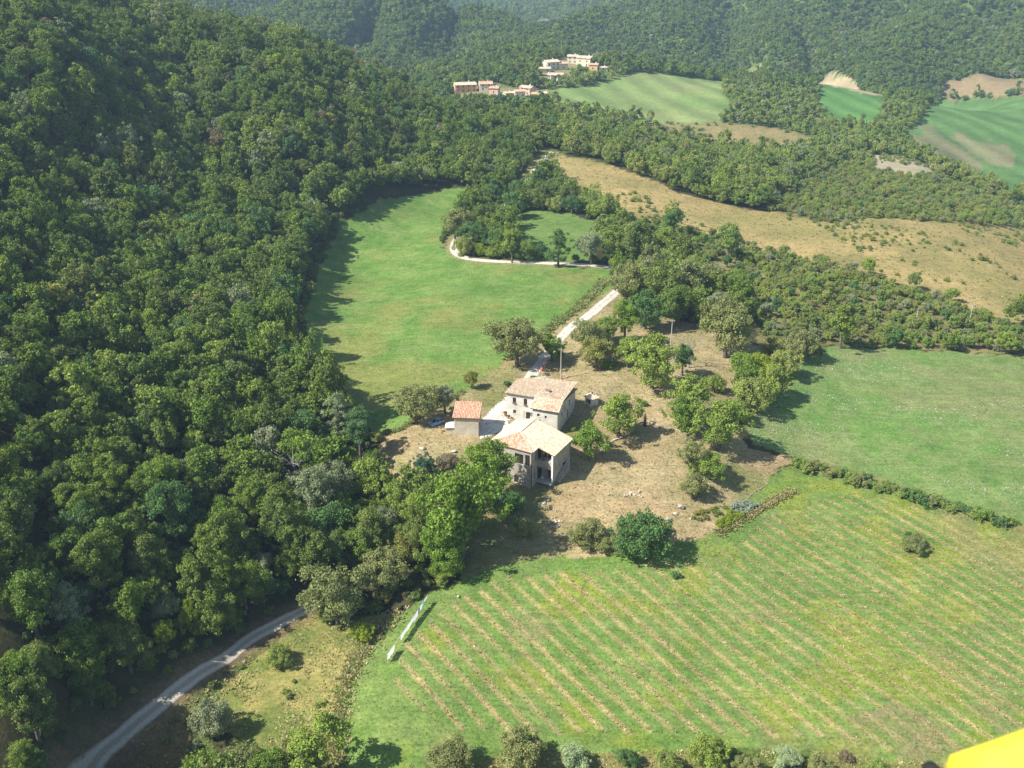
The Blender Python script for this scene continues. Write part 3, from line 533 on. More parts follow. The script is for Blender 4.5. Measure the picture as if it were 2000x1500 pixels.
YARD = [  # crown centre x, y, half-width px, shape, leaf, height factor, name, label
 (900,985,80,'round','bright',1.25,'lime_tree','biggest bright green tree, its crown towering in front of the loggia house'),
 (860,1062,50,'round','bright',1.2,'lime_tree','bright green tree leaning out below the biggest tree of the farm'),
 (872,1112,27,'lump','bright',1,'young_tree','small bright green tree at the foot of the biggest tree'),
 (952,914,54,'round','bright',1.2,'lime_tree','dense bright green tree hiding the left end of the loggia house'),
 (992,985,36,'round','dark',1,'shaded_side_crown','dark green crown coloured as the shaded right side of the dense bright green tree'),  # dark leaf colour stands in for shade on the lime tree's right side
 (1026,1035,28,'lump','olive',1,'hazel_bush','olive green bush beside the heap of pale stones'),
 (1152,855,37,'round','bright',1,'walnut_tree','bright green walnut tree at the right wall of the loggia house'),
 (1210,805,42,'round','walnut',1,'walnut_tree','walnut tree between the oven hut and the charred stump'),
 (1145,1040,33,'dome','olive',1,'elder_bush','grey green bush beside the large dark round bush above the vineyard'),
 (1252,1046,56,'dome','dark',1,'fig_bush','large dark round bush beside the pale boulders'),
 (1196,1066,24,'bush','olive',1,'thin_bush','low thin bush squeezed between two larger bushes above the vineyard'),
 (1342,772,40,'round','walnut',1,'walnut_tree','walnut tree next to the garden hedge, above the slender sapling'),
 (1410,822,48,'round','walnut',1,'walnut_tree','broad walnut tree casting its shadow toward the pasture'),
 (1335,805,32,'round','bright',1,'walnut_tree','smaller bright walnut tree pressed against the broad walnut'),
 (1352,880,27,'tall','olive',1,'sapling','slender grey green sapling below the walnut trees'),
 (1385,912,34,'lump','walnut',1,'cherry_bush','green bush above the vegetable garden'),
 (1357,952,30,'lump','olive',1,'cherry_bush','olive bush beside the largest boulder'),
 (1276,700,44,'round','walnut',1.1,'walnut_tree','walnut tree with its thick bare trunk showing on the dry lawn'),
 (1422,630,50,'broad','olive',1.25,'elm_tree','wide pale olive dome of a tree on the dry slope'),
 (1010,660,50,'broad','olive',1.15,'walnut_tree','brownish olive walnut tree between the meadow and the drive'),
 (1078,675,27,'round','bright',1,'maple_tree','compact deep green tree right beside the drive'),
 (1155,655,34,'broad','olive',1.1,'old_tree','olive green tree arching over the drive'),
 (1166,685,30,'round','yellow',.95,'ash_tree','yellowish tree with a thick pale trunk behind the utility pole'),
 (1222,622,30,'tall','bright',1,'ash_tree','tall fresh green tree at the edge of the orchard grove'),
 (1190,712,13,'bush','bright',1,'small_bush','small fresh green bush in front of the yellowish tree'),
 (1235,545,40,'round','olive',1,'grove_tree','olive tree of the grove nearest the white drive'),
 (1288,555,50,'round','forest',1,'grove_tree','dark broad tree in the middle of the grove above the orchard'),
 (1342,545,48,'round','olive',1,'grove_tree','grey olive tree at the back of the grove above the orchard'),
 (1262,600,34,'round','dark',1,'grove_tree','dark small tree with a clear trunk at the front of the grove'),
 (1325,590,38,'round','forest',1,'grove_tree','green tree at the shaded front of the grove'),
 (1385,545,40,'broad','olive',1,'grove_tree','flat crowned tree at the far end of the grove'),
 (1228,682,29,'round','walnut',1,'orchard_tree','green tree between the yellowish tree and the thick trunked walnut'), (1188,640,27,'broad','walnut',1.1,'orchard_tree','light tree behind the yellowish tree'), (1395,750,20,'lump','walnut',1,'orchard_bush','round green bush on the dry slope below the wide olive dome'),
 (1405,590,24,'round','grey',1,'pale_tree','pale grey green tree behind the wide olive dome'),
 (812,785,40,'broad','olive',1.1,'plum_tree','olive green tree beside the parked blue car'),
 (868,775,31,'broad','grey',1.1,'plum_tree','pale fruit tree between the car and the meadow'),
 (921,738,15,'broad','yellow',1.5,'fruit_tree','little lone fruit tree on the meadow edge'),
 (991,750,9,'bush','dark',1,'small_bush','small round bush beside the drive behind the farmhouse'),
 (1042,738,7,'bush','dark',1,'small_bush','clipped little bush next to the red parasols'),
 (1258,788,7,'bush','bright',1.1,'small_bush','tiny bush alone on the dry lawn above the stump'),
 (828,905,27,'tall','pine',.8,'cypress_tree','dark blue green conical tree behind the biggest tree'),
 (878,905,24,'lump','rust',1,'dry_bush','brownish half dry bush below the small barn'),
 (812,985,30,'round','walnut',1,'edge_tree','light green tree at the wood edge left of the biggest tree'),
 (655,1160,64,'broad','olive',1.0,'acacia_tree','wide yellowish tree where the track meets the wood'),
 (745,1108,47,'round','olive',1,'willow_tree','grey green round tree above the washing line'),
 (708,1232,24,'lump','lime',1,'small_bush','fresh yellow green bush beside the ditch'),
 (742,1165,18,'lump','yellow',1,'small_bush','yellow bush at the foot of the grey green round tree'),
 (545,1278,25,'lump','scrub',1.1,'small_bush','single green bush in the rough grass beside the track'),
 (420,1405,40,'lump','grey',1.3,'scrub_bush','grey green bush on the bank below the track'),
 (480,1488,40,'lump','olive',1,'scrub_bush','olive bush at the bottom of the rough grass'),
 (575,1470,34,'bush','olive',1,'scrub_bush','low bush spreading in the rough grass'),
 (880,1482,50,'lump','olive',1.1,'hedge_bush','dark olive bush in the hedge under the vineyard, next to the meadow ditch'),
 (1022,1470,55,'lump','olive',1.1,'hedge_bush','largest olive bush of the hedge under the vineyard'),
 (1118,1484,36,'lump','pale',1,'hedge_bush','pale silvery bush of the hedge under the vineyard'),
 (1222,1482,26,'lump','dark',1,'hedge_bush','small dark bush of the hedge under the vineyard'),
 (1385,1466,46,'lump','walnut',1,'hedge_bush','light green bush of the hedge under the vineyard'),
 (1300,1488,32,'lump','scrub',1,'hedge_bush','plain green bush between the dark and the light green hedge bush'),
 (1538,1480,28,'lump','pale',1,'hedge_bush','grey silvery bush at the thin end of the hedge'),
 (1650,1478,15,'bush','rust',1,'hedge_bush','small brown bush at the thin end of the hedge'),
 (1460,1494,30,'bush','olive',1,'hedge_bush','low olive bush beside the light green hedge bush'),
 (1600,1500,30,'bush','olive',1,'hedge_bush','low olive bush beside the small brown hedge bush'),
 (1720,1508,30,'bush','scrub',1,'hedge_bush','low green bush closing the hedge under the vineyard'),
 (1785,1062,22,'bush','olive',1.1,'vine_bush','scrubby bush growing in the vineyard rows'), (1775,1044,8,'bush','dark',1,'vine_bush','small dark bush next to the scrubby vineyard bush'),
 (1320,1122,9,'bush','dark',.9,'vine_bush','small dark weed bush at the top of the vineyard'),
 # hedge between orchard and pasture
 (1450,718,30,'lump','bright',1.1,'hedgerow_tree','bright bush of the tall hedge by the pasture, on the orchard side'),
 (1484,712,28,'lump','lime',1.1,'hedgerow_tree','yellow green bush in the middle of the tall hedge by the pasture'),
 (1506,745,33,'lump','walnut',1.1,'hedgerow_tree','broad bush of the tall hedge shading the pasture edge'),
 (1465,772,35,'lump','scrub',1.1,'hedgerow_tree','dense bush near the lower end of the tall hedge'),
 (1438,800,25,'lump','walnut',1,'hedgerow_tree','last bush at the lower end of the tall hedge'),
 (1535,705,30,'lump','scrub',1.1,'hedgerow_tree','dark green bush where the tall hedge meets the scrub'),
 (1565,672,28,'lump','olive',1.1,'hedgerow_tree','olive bush at the top corner of the pasture'),
 # clump in the loop of the drive
 (888,432,34,'round','olive',1,'roadside_tree','olive tree on the meadow side of the drive loop'), (922,452,30,'round','dark',1,'roadside_tree','dark tree inside the bend of the drive'),
 (905,478,26,'lump','scrub',1.2,'roadside_tree','green bush leaning over the bend of the drive'), (948,440,24,'round','forest',1,'roadside_tree','dark green tree behind the bend of the drive'),
 (936,487,17,'lump','lime',1,'roadside_bush','vivid yellow green bush at the bend of the drive'), (962,494,16,'lump','walnut',1,'roadside_bush','light bush next to the vivid yellow green bush'),
 (968,466,26,'round','dark',1,'roadside_tree','dark tree behind the vivid yellow green bush'), (1000,472,22,'column','walnut',.8,'poplar_tree','slender light tree at the roadside between bend and fir'),
 (1030,485,20,'lump','scrub',1.2,'roadside_bush','green bush beside the slender light tree'), (1056,487,19,'lump','dark',1.2,'roadside_bush','dark bush next to the dark conical tree'),
 (1091,475,26,'cone','dark',.9,'fir_tree','dark conical tree standing clear beside the drive'),
 (1155,478,34,'round','grey',1.1,'roadside_tree','pale tree with whitish limbs at the roadside'), (1195,468,32,'round','walnut',1.1,'roadside_tree','light green tree right of the pale roadside tree'),
 (1245,465,44,'round','forest',1.1,'roadside_tree','broad green tree above the grove'), (1300,470,36,'round','walnut',1,'roadside_tree','green tree between grove and dry hillside'),
 (1000,396,30,'round','dark',1,'roadside_tree','dark tree at the upper end of the small glade'), (1040,388,22,'lump','scrub',1.2,'roadside_bush','bush between the drive and the dry hillside'),
 (1117,400,20,'lump','dark',1.1,'hill_bush','dark round bush at the foot of the dry hillside'), (1080,400,18,'bush','scrub',1.2,'hill_bush','low bush beside the dark round hillside bush'), (1185,405,26,'lump','scrub',1.2,'hill_bush','wide bush above the small glade'),
 (1315,432,22,'tall','dark',1,'tall_tree','dark upright tree in front of the dry hillside'), (1425,468,28,'tall','scrub',1,'tall_tree','upright green tree before the yellow patch of the dry hillside'),
 # wood edge
 (660,812,36,'column','grey',.75,'edge_tree','tall grey green tree at the wood edge above the car park'), (700,838,36,'column','dark',.8,'edge_tree','tall dark ivy covered tree at the wood edge'),
 (722,930,44,'round','walnut',1.1,'edge_tree','yellow green topped tree of the lower wood edge'), (640,938,44,'round','grey',1.1,'edge_tree','grey green tree beside the leafless tree'), (585,885,48,'round','bright',1.1,'edge_tree','yellow green tree behind the leafless tree'),
 (772,970,34,'round','walnut',1,'edge_tree','green tree overlooking the lower lawn at the wood edge'), (640,1025,50,'round','dark',1.1,'edge_tree','dark tree in the lower corner of the wood'), (705,1010,36,'round','forest',1,'edge_tree','deep green tree in the hollow below the lawn'),
 (370,1205,18,'lump','lime',2.4,'edge_tree','narrow vivid yellow green tree at the wood foot above the track'), (318,1232,22,'lump','lime',1.6,'edge_tree','vivid yellow green tree beside the narrow one above the track'),
]
for cx, cy, r_, sh, lf, zs, nm, lb in YARD: plant_px(nm, cx, cy, r_*(.9 if 'hedge_bush' in nm else .95 if 'roadside' in nm else 1.18 if cx > 1100 and 560 < cy < 900 else 1.08), sh, lf, lb, 'bush' if 'bush' in nm else 'tree', None, 0, zs)
# leafless trees
def bare_tree(px, py, hpx, label, leafy=None):
    p = G(px, py); sc = hpx*np.linalg.norm(p-[0, 0, CAM_H])/FPX/.9; r = random.Random(int(px)); tg = [(math.cos(a)*r.uniform(.18, .36)*sc, math.sin(a)*r.uniform(.18, .36)*sc, r.uniform(.6, .98)*sc) for a in [i*.75 for i in range(9)]]
    o = empty('bare_tree', p, 0, label, 'tree'); link('trunk', trunk_mesh('trunk', int(px), sc*.9, sc*.02, tg, 9, True), o, M['dead_wood']); return o
bare_tree(578, 955, 95, 'leafless grey tree at the wood edge'); bare_tree(1345, 718, 62, 'leafless silvery tree standing in the orchard'); plant_px('ivy_tree', 1335, 698, 26, 'tall', 'dark', 'dark ivy covered tree in front of the leafless silvery tree')
# hedge strip between vineyard and pasture
for i in range(30):
    t = i/29; c = (1563+t*410, 903+t*118+6*math.sin(i*1.9)); plant_px('strip_bush', c[0], c[1], rnd.uniform(11, 19), 'bush', rnd.choice(['scrub', 'olive', 'scrub', 'dark']), 'low scrubby bush in the hedge strip between vineyard and pasture', 'bush', 'bushes of the strip between vineyard and pasture', 1)
# ------------------------------------------------------------------ buildings
PAL = dict(cream=[(.74, .63, .43), (.68, .53, .35), (.76, .69, .52), (.70, .47, .32), (.62, .56, .43)], pink=[(.70, .52, .36), (.72, .59, .42), (.66, .46, .31), (.74, .64, .48)],
 red=[(.68, .42, .28), (.64, .36, .23), (.72, .50, .35), (.68, .52, .37)], orange=[(.68, .37, .23), (.72, .43, .28), (.64, .33, .2), (.7, .46, .32)])
def roof(parent, pts, pal, thick=.16, tw=.40, tl=.62, mix=None, name='roof', ridge=True):
    """roof plane from corner points (first edge = eave); a deck with rows of half-round tiles on it"""
    P = [Vector(p) for p in pts]; n = (P[1]-P[0]).cross(P[2]-P[1]).normalized()
    if n.z < 0: n = -n
    ex = (P[1]-P[0]); ex.z = 0; ex = (ex-n*ex.dot(n)).normalized(); ey = n.cross(ex)
    if ey.z < 0: ey = -ey
    mb = MB(); mb.hexa([p-Vector((0, 0, thick)) for p in P], P); deck = mb.build(name, M['roof_deck'], parent)
    q = np.array([[(p-P[0]).dot(ex), (p-P[0]).dot(ey)] for p in P]); r = random.Random(len(pts)+int(abs(P[0].x)*100)); tb = MB()
    a0, b0 = q.min(0); a1, b1 = q.max(0)
    for j in range(int((b1-b0)/(tl*.86))+2):
        for i in range(int((a1-a0)/tw)+2):
            a = a0+(i+.5)*tw; b = b0+(j+.45)*tl*.86
            if not inside(q, np.array([a]), np.array([b]))[0]: continue
            p = mix(P[0]+ex*a+ey*b, r) if mix else pal
            c = r.choice(PAL[p]); k = r.uniform(.86, 1.12); c = (c[0]*k, c[1]*k, c[2]*k)
            o = P[0]+ex*(a+r.uniform(-.02, .02))+ey*b; h = tw*.5; vs = []
            for e, lift in ((-tl*.5, .07), (tl*.5, .02)):
                for x_, z_ in ((-h*.94, 0), (-h*.5, .10), (h*.5, .10), (h*.94, 0)): vs.append(o+ex*x_+ey*e+n*(z_+lift))
            tb.add(vs, [(0, 1, 5, 4), (1, 2, 6, 5), (2, 3, 7, 6), (0, 3, 2, 1)], c)
    tag(tb.build('roof_tiles', M['tile'], deck), None, None, None, 'stuff')
    return deck
def window(parent, face, a, z, w, h, c, out, shut=None, name='window', frame=True):
    """pane set back in its opening with a frame. face 'x': wall runs along x at y=c; 'y': along y at x=c; out = outward sign"""
    f = MB(); p = MB(); t = .07
    def bx(mb, l, r_, b, t_, d0, d1):
        d0, d1 = sorted((c-out*d0, c-out*d1)); mb.box(l, r_, d0, d1, b, t_) if face == 'x' else mb.box(d0, d1, l, r_, b, t_)
    for l, r_, b, t_ in ((a-w/2, a-w/2+t, z, z+h), (a+w/2-t, a+w/2, z, z+h), (a-w/2+t, a+w/2-t, z, z+t), (a-w/2+t, a+w/2-t, z+h-t, z+h), (a-t/2, a+t/2, z+t, z+h-t)): bx(f, l, r_, b, t_, .16, .24)
    bx(p, a-w/2+t*.5, a+w/2-t*.5, z+t*.5, z+h-t*.5, .19, .22)
    o = f.build(name, M['brown_frame'], parent); p.build('pane', M['glass'], o)
    s = MB(); bx(s, a-w/2-.12, a+w/2+.12, z-.12, z-.004, -.08, .2); s.build('sill', M['concrete'], o)
    return o
def door(parent, face, a, z, w, h, c, out, material='dark_wood'):
    d = MB(); k = MB()
    def bx(mb, l, r_, b, t_, d0, d1):
        d0, d1 = sorted((c-out*d0, c-out*d1)); mb.box(l, r_, d0, d1, b, t_) if face == 'x' else mb.box(d0, d1, l, r_, b, t_)
    n = 4
    for i in range(n): bx(d, a-w/2+w*i/n+.01, a-w/2+w*(i+1)/n-.01, z, z+h, .2, .26)
    bx(k, a+w*.3, a+w*.38, z+h*.45, z+h*.5, .14, .2); o = d.build('door', M[material], parent); k.build('handle', M['metal_dark'], o); return o
def chimney(parent, x, y, z0, z1, w=.6, mat='stone_pale'):
    o = MB().box(x-w/2, x+w/2, y-w/2, y+w/2, z0, z1).build('chimney', M[mat], parent)
    MB().box(x-w*.65, x+w*.65, y-w*.65, y+w*.65, z1+.18, z1+.28).box(x-w*.45, x-w*.3, y-w*.4, y+w*.4, z1, z1+.18).box(x+w*.3, x+w*.45, y-w*.4, y+w*.4, z1, z1+.18).build('chimney_cap', M['roof_deck'], o)
    return o
def flower_box(parent, x, y, z, w):
    o = MB().box(x-w/2, x+w/2, y-.12, y+.12, z, z+.2).build('flower_box', M['roof_deck'], parent)
    cm, _ = proto('bush', 1, 0); c = link('flowers', with_mat(cm, LEAF['dark'], 'dark'), o); c.location = (x, y, z+.18); c.scale = (w*.5, .2, .3)
# ---- the stone farmhouse: local x along the facade, local y into depth, ridge over y = 3.4
A0 = at_z(985.9, 766.6, 7.0); ang = math.radians(-20.3); vx, vy = -math.sin(ang), math.cos(ang)
fh = empty('farmhouse', (A0[0]-3.1*vx, A0[1]-3.1*vy, 0), ang, 'stone farmhouse with patched pink roof and a forward wing, beside the white drive', 'house')
zr, zf = 6.95, 5.3; zb = lambda y: zr-.14*(y-3.3)
w = MB(); yl = 3.55
wall_boxes(w, 'x', yl, yl+.45, .45, 8.4, -1.2, zb(yl)-.2, [(2.0, 2.9, 4.4, 5.8), (5.0, 5.9, 4.3, 5.9), (2.1, 2.9, 1.3, 2.3), (5.6, 6.7, -.3, 2.1)])          # tall sunlit facade
wall_boxes(w, 'x', .5, .95, 8.4, 15.15, -1.5, zf-.02, [(9.6, 10.3, 3.1, 3.9), (10.0, 10.6, 1.6, 2.3), (11.6, 12.2, 2.9, 3.6)])                          # wing front
wall_boxes(w, 'y', 8.4, 8.85, .95, yl, -1.2, zf-.02, [])
wall_boxes(w, 'y', 14.7, 15.15, .95, 14.9, -1.6, 5.05, [(3.2, 3.9, 3.0, 3.9), (6.0, 6.8, 3.0, 4.3), (9.6, 10.5, 2.9, 4.4), (8.2, 9.2, -.4, 2.3)])     # shaded gable
wall_boxes(w, 'x', 14.6, 15.0, 5.6, 15.15, -1.2, 5.1, []); wall_boxes(w, 'y', .45, .9, yl+.45, 12.0, -1.2, zb(12)-.22, [])
w.hexa([(.45, 11.9, -1.2), (5.6, 14.9, -1.2), (5.6, 14.5, -1.2), (.7, 11.5, -1.2)], [(.45, 11.9, 5.4), (5.6, 14.9, 5.1), (5.6, 14.5, 5.1), (.7, 11.5, 5.4)])
w.hexa([(14.7, .95, 5.05), (14.7, 14.9, 5.05), (14.7, 14.9, 5.06), (14.7, 3.4, zr-.2), (14.7, .95, zf-.02)], [(15.15, .95, 5.05), (15.15, 14.9, 5.05), (15.15, 14.9, 5.06), (15.15, 3.4, zr-.2), (15.15, .95, zf-.02)])
w.hexa([(8.4, .95, zf-.04), (8.4, 3.4, zf-.04), (8.4, 3.4, zr-.2)], [(8.85, .95, zf-.04), (8.85, 3.4, zf-.04), (8.85, 3.4, zr-.2)])
w.build('wall', M['stone_pale'], fh)
def mixfh(p, r):
    return 'pink' if r.random() < .75 else 'cream'
def mixwing(p, r):
    red = 11.2 < p.x < 15.3 and p.y < 3.5
    return 'red' if red and r.random() < .65 else ('cream' if r.random() < .7 else 'pink')
def mixback(p, r):
    if 11.4 < p.x < 14.6 and p.y < 5.4: return 'red' if r.random() < .75 else 'pink'
    return ('pink' if r.random() < .7 else 'cream') if p.x < 7.2 else ('cream' if r.random() < .8 else 'pink')
roof(fh, [(7.95, 0, zf), (15.65, 0, zf), (15.65, 3.4, zr), (7.95, 3.4, zr)], 'cream', mix=mixwing)
roof(fh, [(0, 3.05, zr), (7.95, 3.05, zr), (7.95, 3.4, zr), (15.65, 3.42, zr), (15.65, 15.6, zb(15.6)), (5.2, 15.2, zb(15.2)), (0, 12.2, zb(12.2))], 'cream', mix=mixback)
MB().path([(7.9, 3.4, zr+.1), (11, 3.4, zr+.13), (15.6, 3.4, zr+.1)], [.13]*3).build('ridge_tile', M['stone_tan'], fh)
chimney(fh, 1.2, 11.2, zb(11.2)-.1, zb(11.2)+.9, .6); chimney(fh, 12.3, 14.2, zb(14.2)-.1, zb(14.2)+1.1, .62, 'white_paint'); chimney(fh, 10.2, 7.2, zb(7.2)-.1, zb(7.2)+.9, .9, 'white_paint')
for a, z, ww, hh in ((2.45, 4.4, .9, 1.4), (5.45, 4.3, .9, 1.6), (2.5, 1.3, .8, 1.0)): window(fh, 'x', a, z, ww, hh, yl, -1)
for a, z, ww, hh in ((9.95, 3.1, .7, .8), (10.3, 1.6, .6, .7), (11.9, 2.9, .6, .7)): window(fh, 'x', a, z, ww, hh, .5, -1)
for a, z, ww, hh in ((3.55, 3.0, .7, .9), (6.4, 3.0, .8, 1.3), (10.05, 2.9, .9, 1.5)): window(fh, 'y', a, z, ww, hh, 15.15, 1)
door(fh, 'x', 6.15, -.3, 1.1, 2.4, yl, -1); door(fh, 'y', 8.7, -.4, 1.0, 2.7, 15.15, 1)
MB().box(5.2, 7.9, 2.5, 3.55, 2.85, 3.0).box(5.25, 5.4, 2.6, 2.75, -1, 2.85).build('porch_canopy', M['concrete'], fh)
MB().path([(7.9, .05, zf-.12), (12, .05, zf-.14), (15.6, .05, zf-.16)], [.07]*3).build('gutter', M['metal_dark'], fh); MB().tube((15.05, .38, zf-.2), (15.05, .38, -1.2), .05).build('downpipe', M['metal_dark'], fh)
for x_, z_ in ((2.45, 4.15), (5.45, 4.05)): flower_box(fh, x_, yl-.2, z_, .9)
# ---- the loggia house: local x to the right of the ridge, local -y toward the valley
lh = empty('loggia_house', (5.86, 214.58, 0), math.radians(-28.8), 'stone house with a broad hipped roof and an open corner loggia', 'house')
zt = 7.0; sl_ = .282; zz = lambda d: zt-sl_*d
w = MB(); E = 5.85
wall_boxes(w, 'y', 9.1, 9.5, -9.7, -.35, -5.5, zz(9.6)-.12, [(-4.6, -3.2, -2.6, -.4)])            # right wall
wall_boxes(w, 'x', -.75, -.35, -5.1, 9.5, -3, zz(9.6)-.12, [])                                       # back wall
w.hexa([(-5.1, -.75, zz(9.6)-.14), (9.5, -.75, zz(9.6)-.14), (0, -.75, zt-.25), (-5.1, -.75, zz(5.2)-.2)][0:4], [(-5.1, -.35, zz(9.6)-.14), (9.5, -.35, zz(9.6)-.14), (0, -.35, zt-.25), (-5.1, -.35, zz(5.2)-.2)])
wall_boxes(w, 'y', -5.1, -4.7, -12.9, -.75, -4.5, zz(5.2)-.15, [(-9, -7.8, 1.2, 2.8)])
wall_boxes(w, 'x', -12.95, -12.55, -5.1, 5.5, -7, zz(5.1)-.15, [(-3, -1.8, 1.4, 3.6), (1.2, 3.4, 1.6, 4.2), (3.9, 5.1, 1.6, 4.4), (1.0, 2.0, -3.6, -1.6)])
wall_boxes(w, 'y', 5.1, 5.5, -12.55, -9.7, -7, zz(5.6)-.15, [(-11.6, -11.0, -2.5, -.6), (-10.9, -10.2, 2.0, 4.4)])                                # notch wall
wall_boxes(w, 'x', -9.7, -9.3, 5.5, 9.1, .1, 2.0, [])                                               # loggia parapet
wall_boxes(w, 'x', -8.1, -7.7, 5.5, 9.1, 2.0, 4.35, [(5.8, 7.0, 2.05, 4.1), (7.3, 8.6, 2.05, 4.1)]); wall_boxes(w, 'x', -7.7, -7.3, 5.5, 9.1, -5, 2.0, [(7.2, 8.7, -3.4, -.8)])
w.box(9.05, 9.56, -9.76, -9.2, -5.5, 4.25)
w.build('wall', M['stone'], lh)
for a, b in ((5.5, 9.1),): MB().box(a, b, -9.3, -7.7, 1.85, 2.0).build('loggia_floor', M['concrete'], lh); MB().box(a, b+.4, -10.6, -7.7, -3.5, -3.35).build('porch_floor', M['concrete'], lh)
MB().box(6.9, 7.1, -9.66, -9.46, 2.0, zz(7)-.2).build('loggia_post', M['brown_frame'], lh); MB().box(9.08, 9.6, -9.8, -9.72, -3.3, 3.9).build('pillar', M['white_paint'], lh)
for a, hw in ((6.4, 1.2), (7.95, 1.3)): window(lh, 'x', a, 2.05, hw, 2.05, -8.1, -1)
door(lh, 'x', 7.95, -3.35, 1.5, 2.55, -7.7, -1); window(lh, 'x', -2.4, 1.4, 1.2, 2.2, -12.95, -1); window(lh, 'x', 2.3, 1.6, 2.2, 2.6, -12.95, -1); window(lh, 'x', 4.5, 1.6, 1.2, 2.8, -12.95, -1); window(lh, 'x', 1.5, -3.6, 1, 2, -12.95, -1)
window(lh, 'y', -11.3, -2.5, .6, 1.9, 5.5, 1); window(lh, 'y', -10.55, 2.0, .7, 2.4, 5.5, 1); window(lh, 'y', -3.9, -2.6, 1.4, 2.2, 9.5, 1)
mixl = lambda p, r: 'cream' if r.random() < .8 else 'pink'
roof(lh, [(9.94, -10.1, zz(9.94)), (9.94, 0, zz(9.94)), (0, 0, zt), (0, -7.9, zt), (E, -13.3, zz(E)-.04), (E, -10.1, zz(E))], 'cream', mix=mixl)
roof(lh, [(-5.45, -13.3, zz(5.4)), (E, -13.3, zz(5.4)), (0, -7.9, zt)], 'pink', mix=lambda p, r: 'red' if (r.random() < (.8 if -2.6 < p.x < .3 and p.y > -10.8 else .3)) else 'pink')
roof(lh, [(-5.45, 0, zz(5.4)), (-5.45, -13.3, zz(5.4)), (0, -7.9, zt), (0, 0, zt)], 'cream')
for pts in ([(0, -.05, zt+.1), (0, -4, zt+.12), (0, -7.9, zt+.1)], [(0, -7.9, zt+.1), (2.9, -10.6, zz(2.9)+.12), (E, -13.3, zz(E)+.08)], [(0, -7.9, zt+.1), (-2.7, -10.6, zz(2.7)+.1), (-5.4, -13.3, zz(5.4)+.08)]): MB().path(pts, [.13]*3).build('ridge_tile', M['stone_tan'], lh)
MB().path([(5.75, -13.15, zz(5.8)-.2), (5.62, -13.02, 4.6), (5.62, -13.02, -6)], [.09]*3).build('downpipe', M['metal_dark'], lh); MB().tube((9.62, -9.85, 3.9), (9.62, -9.85, -3.6), .06).build('downpipe', M['metal_dark'], lh)
st = MB()
for i in range(9): st.box(9.52, 10.5, -8.2+i*.62, -8.2+(i+1)*.62-.003, -4.5, -2.9+i*.3)
so = st.build('outside_stair', M['stone'], lh); MB().path([(10.45, -8.2, -2.0), (10.45, -5.5, -.7), (10.45, -2.8, .6)], [.04]*3).build('stair_rail', M['white_paint'], so)
ch = empty('plastic_chair', Matrix.Rotation(math.radians(-28.8), 3, 'Z') @ Vector((6.6, -9.2, 0)) + Vector((5.86, 214.58, -3.35)), .6, 'white plastic chair on the porch under the loggia', 'chair')
MB().box(-.24, .24, -.24, .24, .42, .46).build('seat', M['white_paint'], ch); MB().box(-.24, .24, .2, .25, .46, .9).build('backrest', M['white_paint'], ch)
for sx in (-1, 1):
    for sy in (-1, 1): MB().tube((sx*.22, sy*.22, 0), (sx*.2, sy*.2, .42), .025, .03, 6).build('leg', M['white_paint'], ch)
# ---- the small barn
bn = empty('barn', (-14.29, 219.73, 0), math.radians(-4.5), 'small square stone barn with an orange tiled lean roof', 'barn')
w = MB(); wall_boxes(w, 'x', 0, .4, 0, 6.0, -1.5, 4.85, []); wall_boxes(w, 'x', 5.6, 6.0, 0, 6.0, -1.5, 5.9, []); wall_boxes(w, 'y', 0, .4, .4, 5.6, -1.5, 4.9, []); wall_boxes(w, 'y', 5.6, 6.0, .4, 5.6, -1.5, 4.9, [(2.0, 3.6, -.3, 2.4), (2.6, 3.3, 3.2, 3.9)])
for a in (0, 5.6): w.hexa([(a, .4, 4.9), (a, 5.6, 4.9), (a, 5.6, 5.85)], [(a+.4, .4, 4.9), (a+.4, 5.6, 4.9), (a+.4, 5.6, 5.85)])
w.build('wall', M['stone_tan'], bn); door(bn, 'y', 2.8, -.3, 1.6, 2.7, 6.0, 1); window(bn, 'y', 2.95, 3.2, .7, .7, 6.0, 1)
roof(bn, [(-.4, -.4, 4.88), (6.3, -.4, 4.88), (6.3, 6.3, 6.15), (-.4, 6.3, 6.15)], 'orange', mix=lambda p, r: 'orange' if r.random() < .75 else 'red')
lt = MB().box(-2.1, -.004, .6, 2.8, -1, 1.5).build('lean_to', M['stone_tan'], bn); MB().hexa([(-2.5, .3, 1.5), (-.004, .3, 1.75), (-.004, 3.2, 1.95), (-2.5, 3.2, 1.7)], [(-2.5, .3, 1.62), (-.004, .3, 1.87), (-.004, 3.2, 2.07), (-2.5, 3.2, 1.82)]).build('lean_to_roof', M['stone_pale'], bn)
# ---- the bread oven hut
ov = empty('oven_hut', (20.83, 235.67, float(H(20.8, 236.5)[0])-.05), math.radians(35), 'little stone oven hut with an open front on the lawn behind the farmhouse', 'hut')
w = MB(); wall_boxes(w, 'y', 0, .3, 0, 2.7, -.5, 2.3, [(.45, 2.2, .5, 1.9)]); wall_boxes(w, 'y', 2.1, 2.4, 0, 2.7, -.5, 2.3, []); wall_boxes(w, 'x', 0, .3, .3, 2.1, -.5, 2.3, []); wall_boxes(w, 'x', 2.4, 2.7, .3, 2.1, -.5, 2.3, [])
w.build('wall', M['stone_pale'], ov); MB().box(.9, 2.1, .3, 2.4, -.3, .9).build('oven', M['roof_deck'], ov); MB().box(.32, .6, .9, 1.5, .5, 1.0).build('fire_door', M['metal_dark'], ov)
cx_, cy_ = 1.2, 1.35
for a, b in (((-.35, -.35), (2.75, -.35)), ((2.75, -.35), (2.75, 3.05)), ((2.75, 3.05), (-.35, 3.05)), ((-.35, 3.05), (-.35, -.35))): roof(ov, [(*a, 2.28), (*b, 2.28), (cx_, cy_, 3.0)], 'cream', .1)
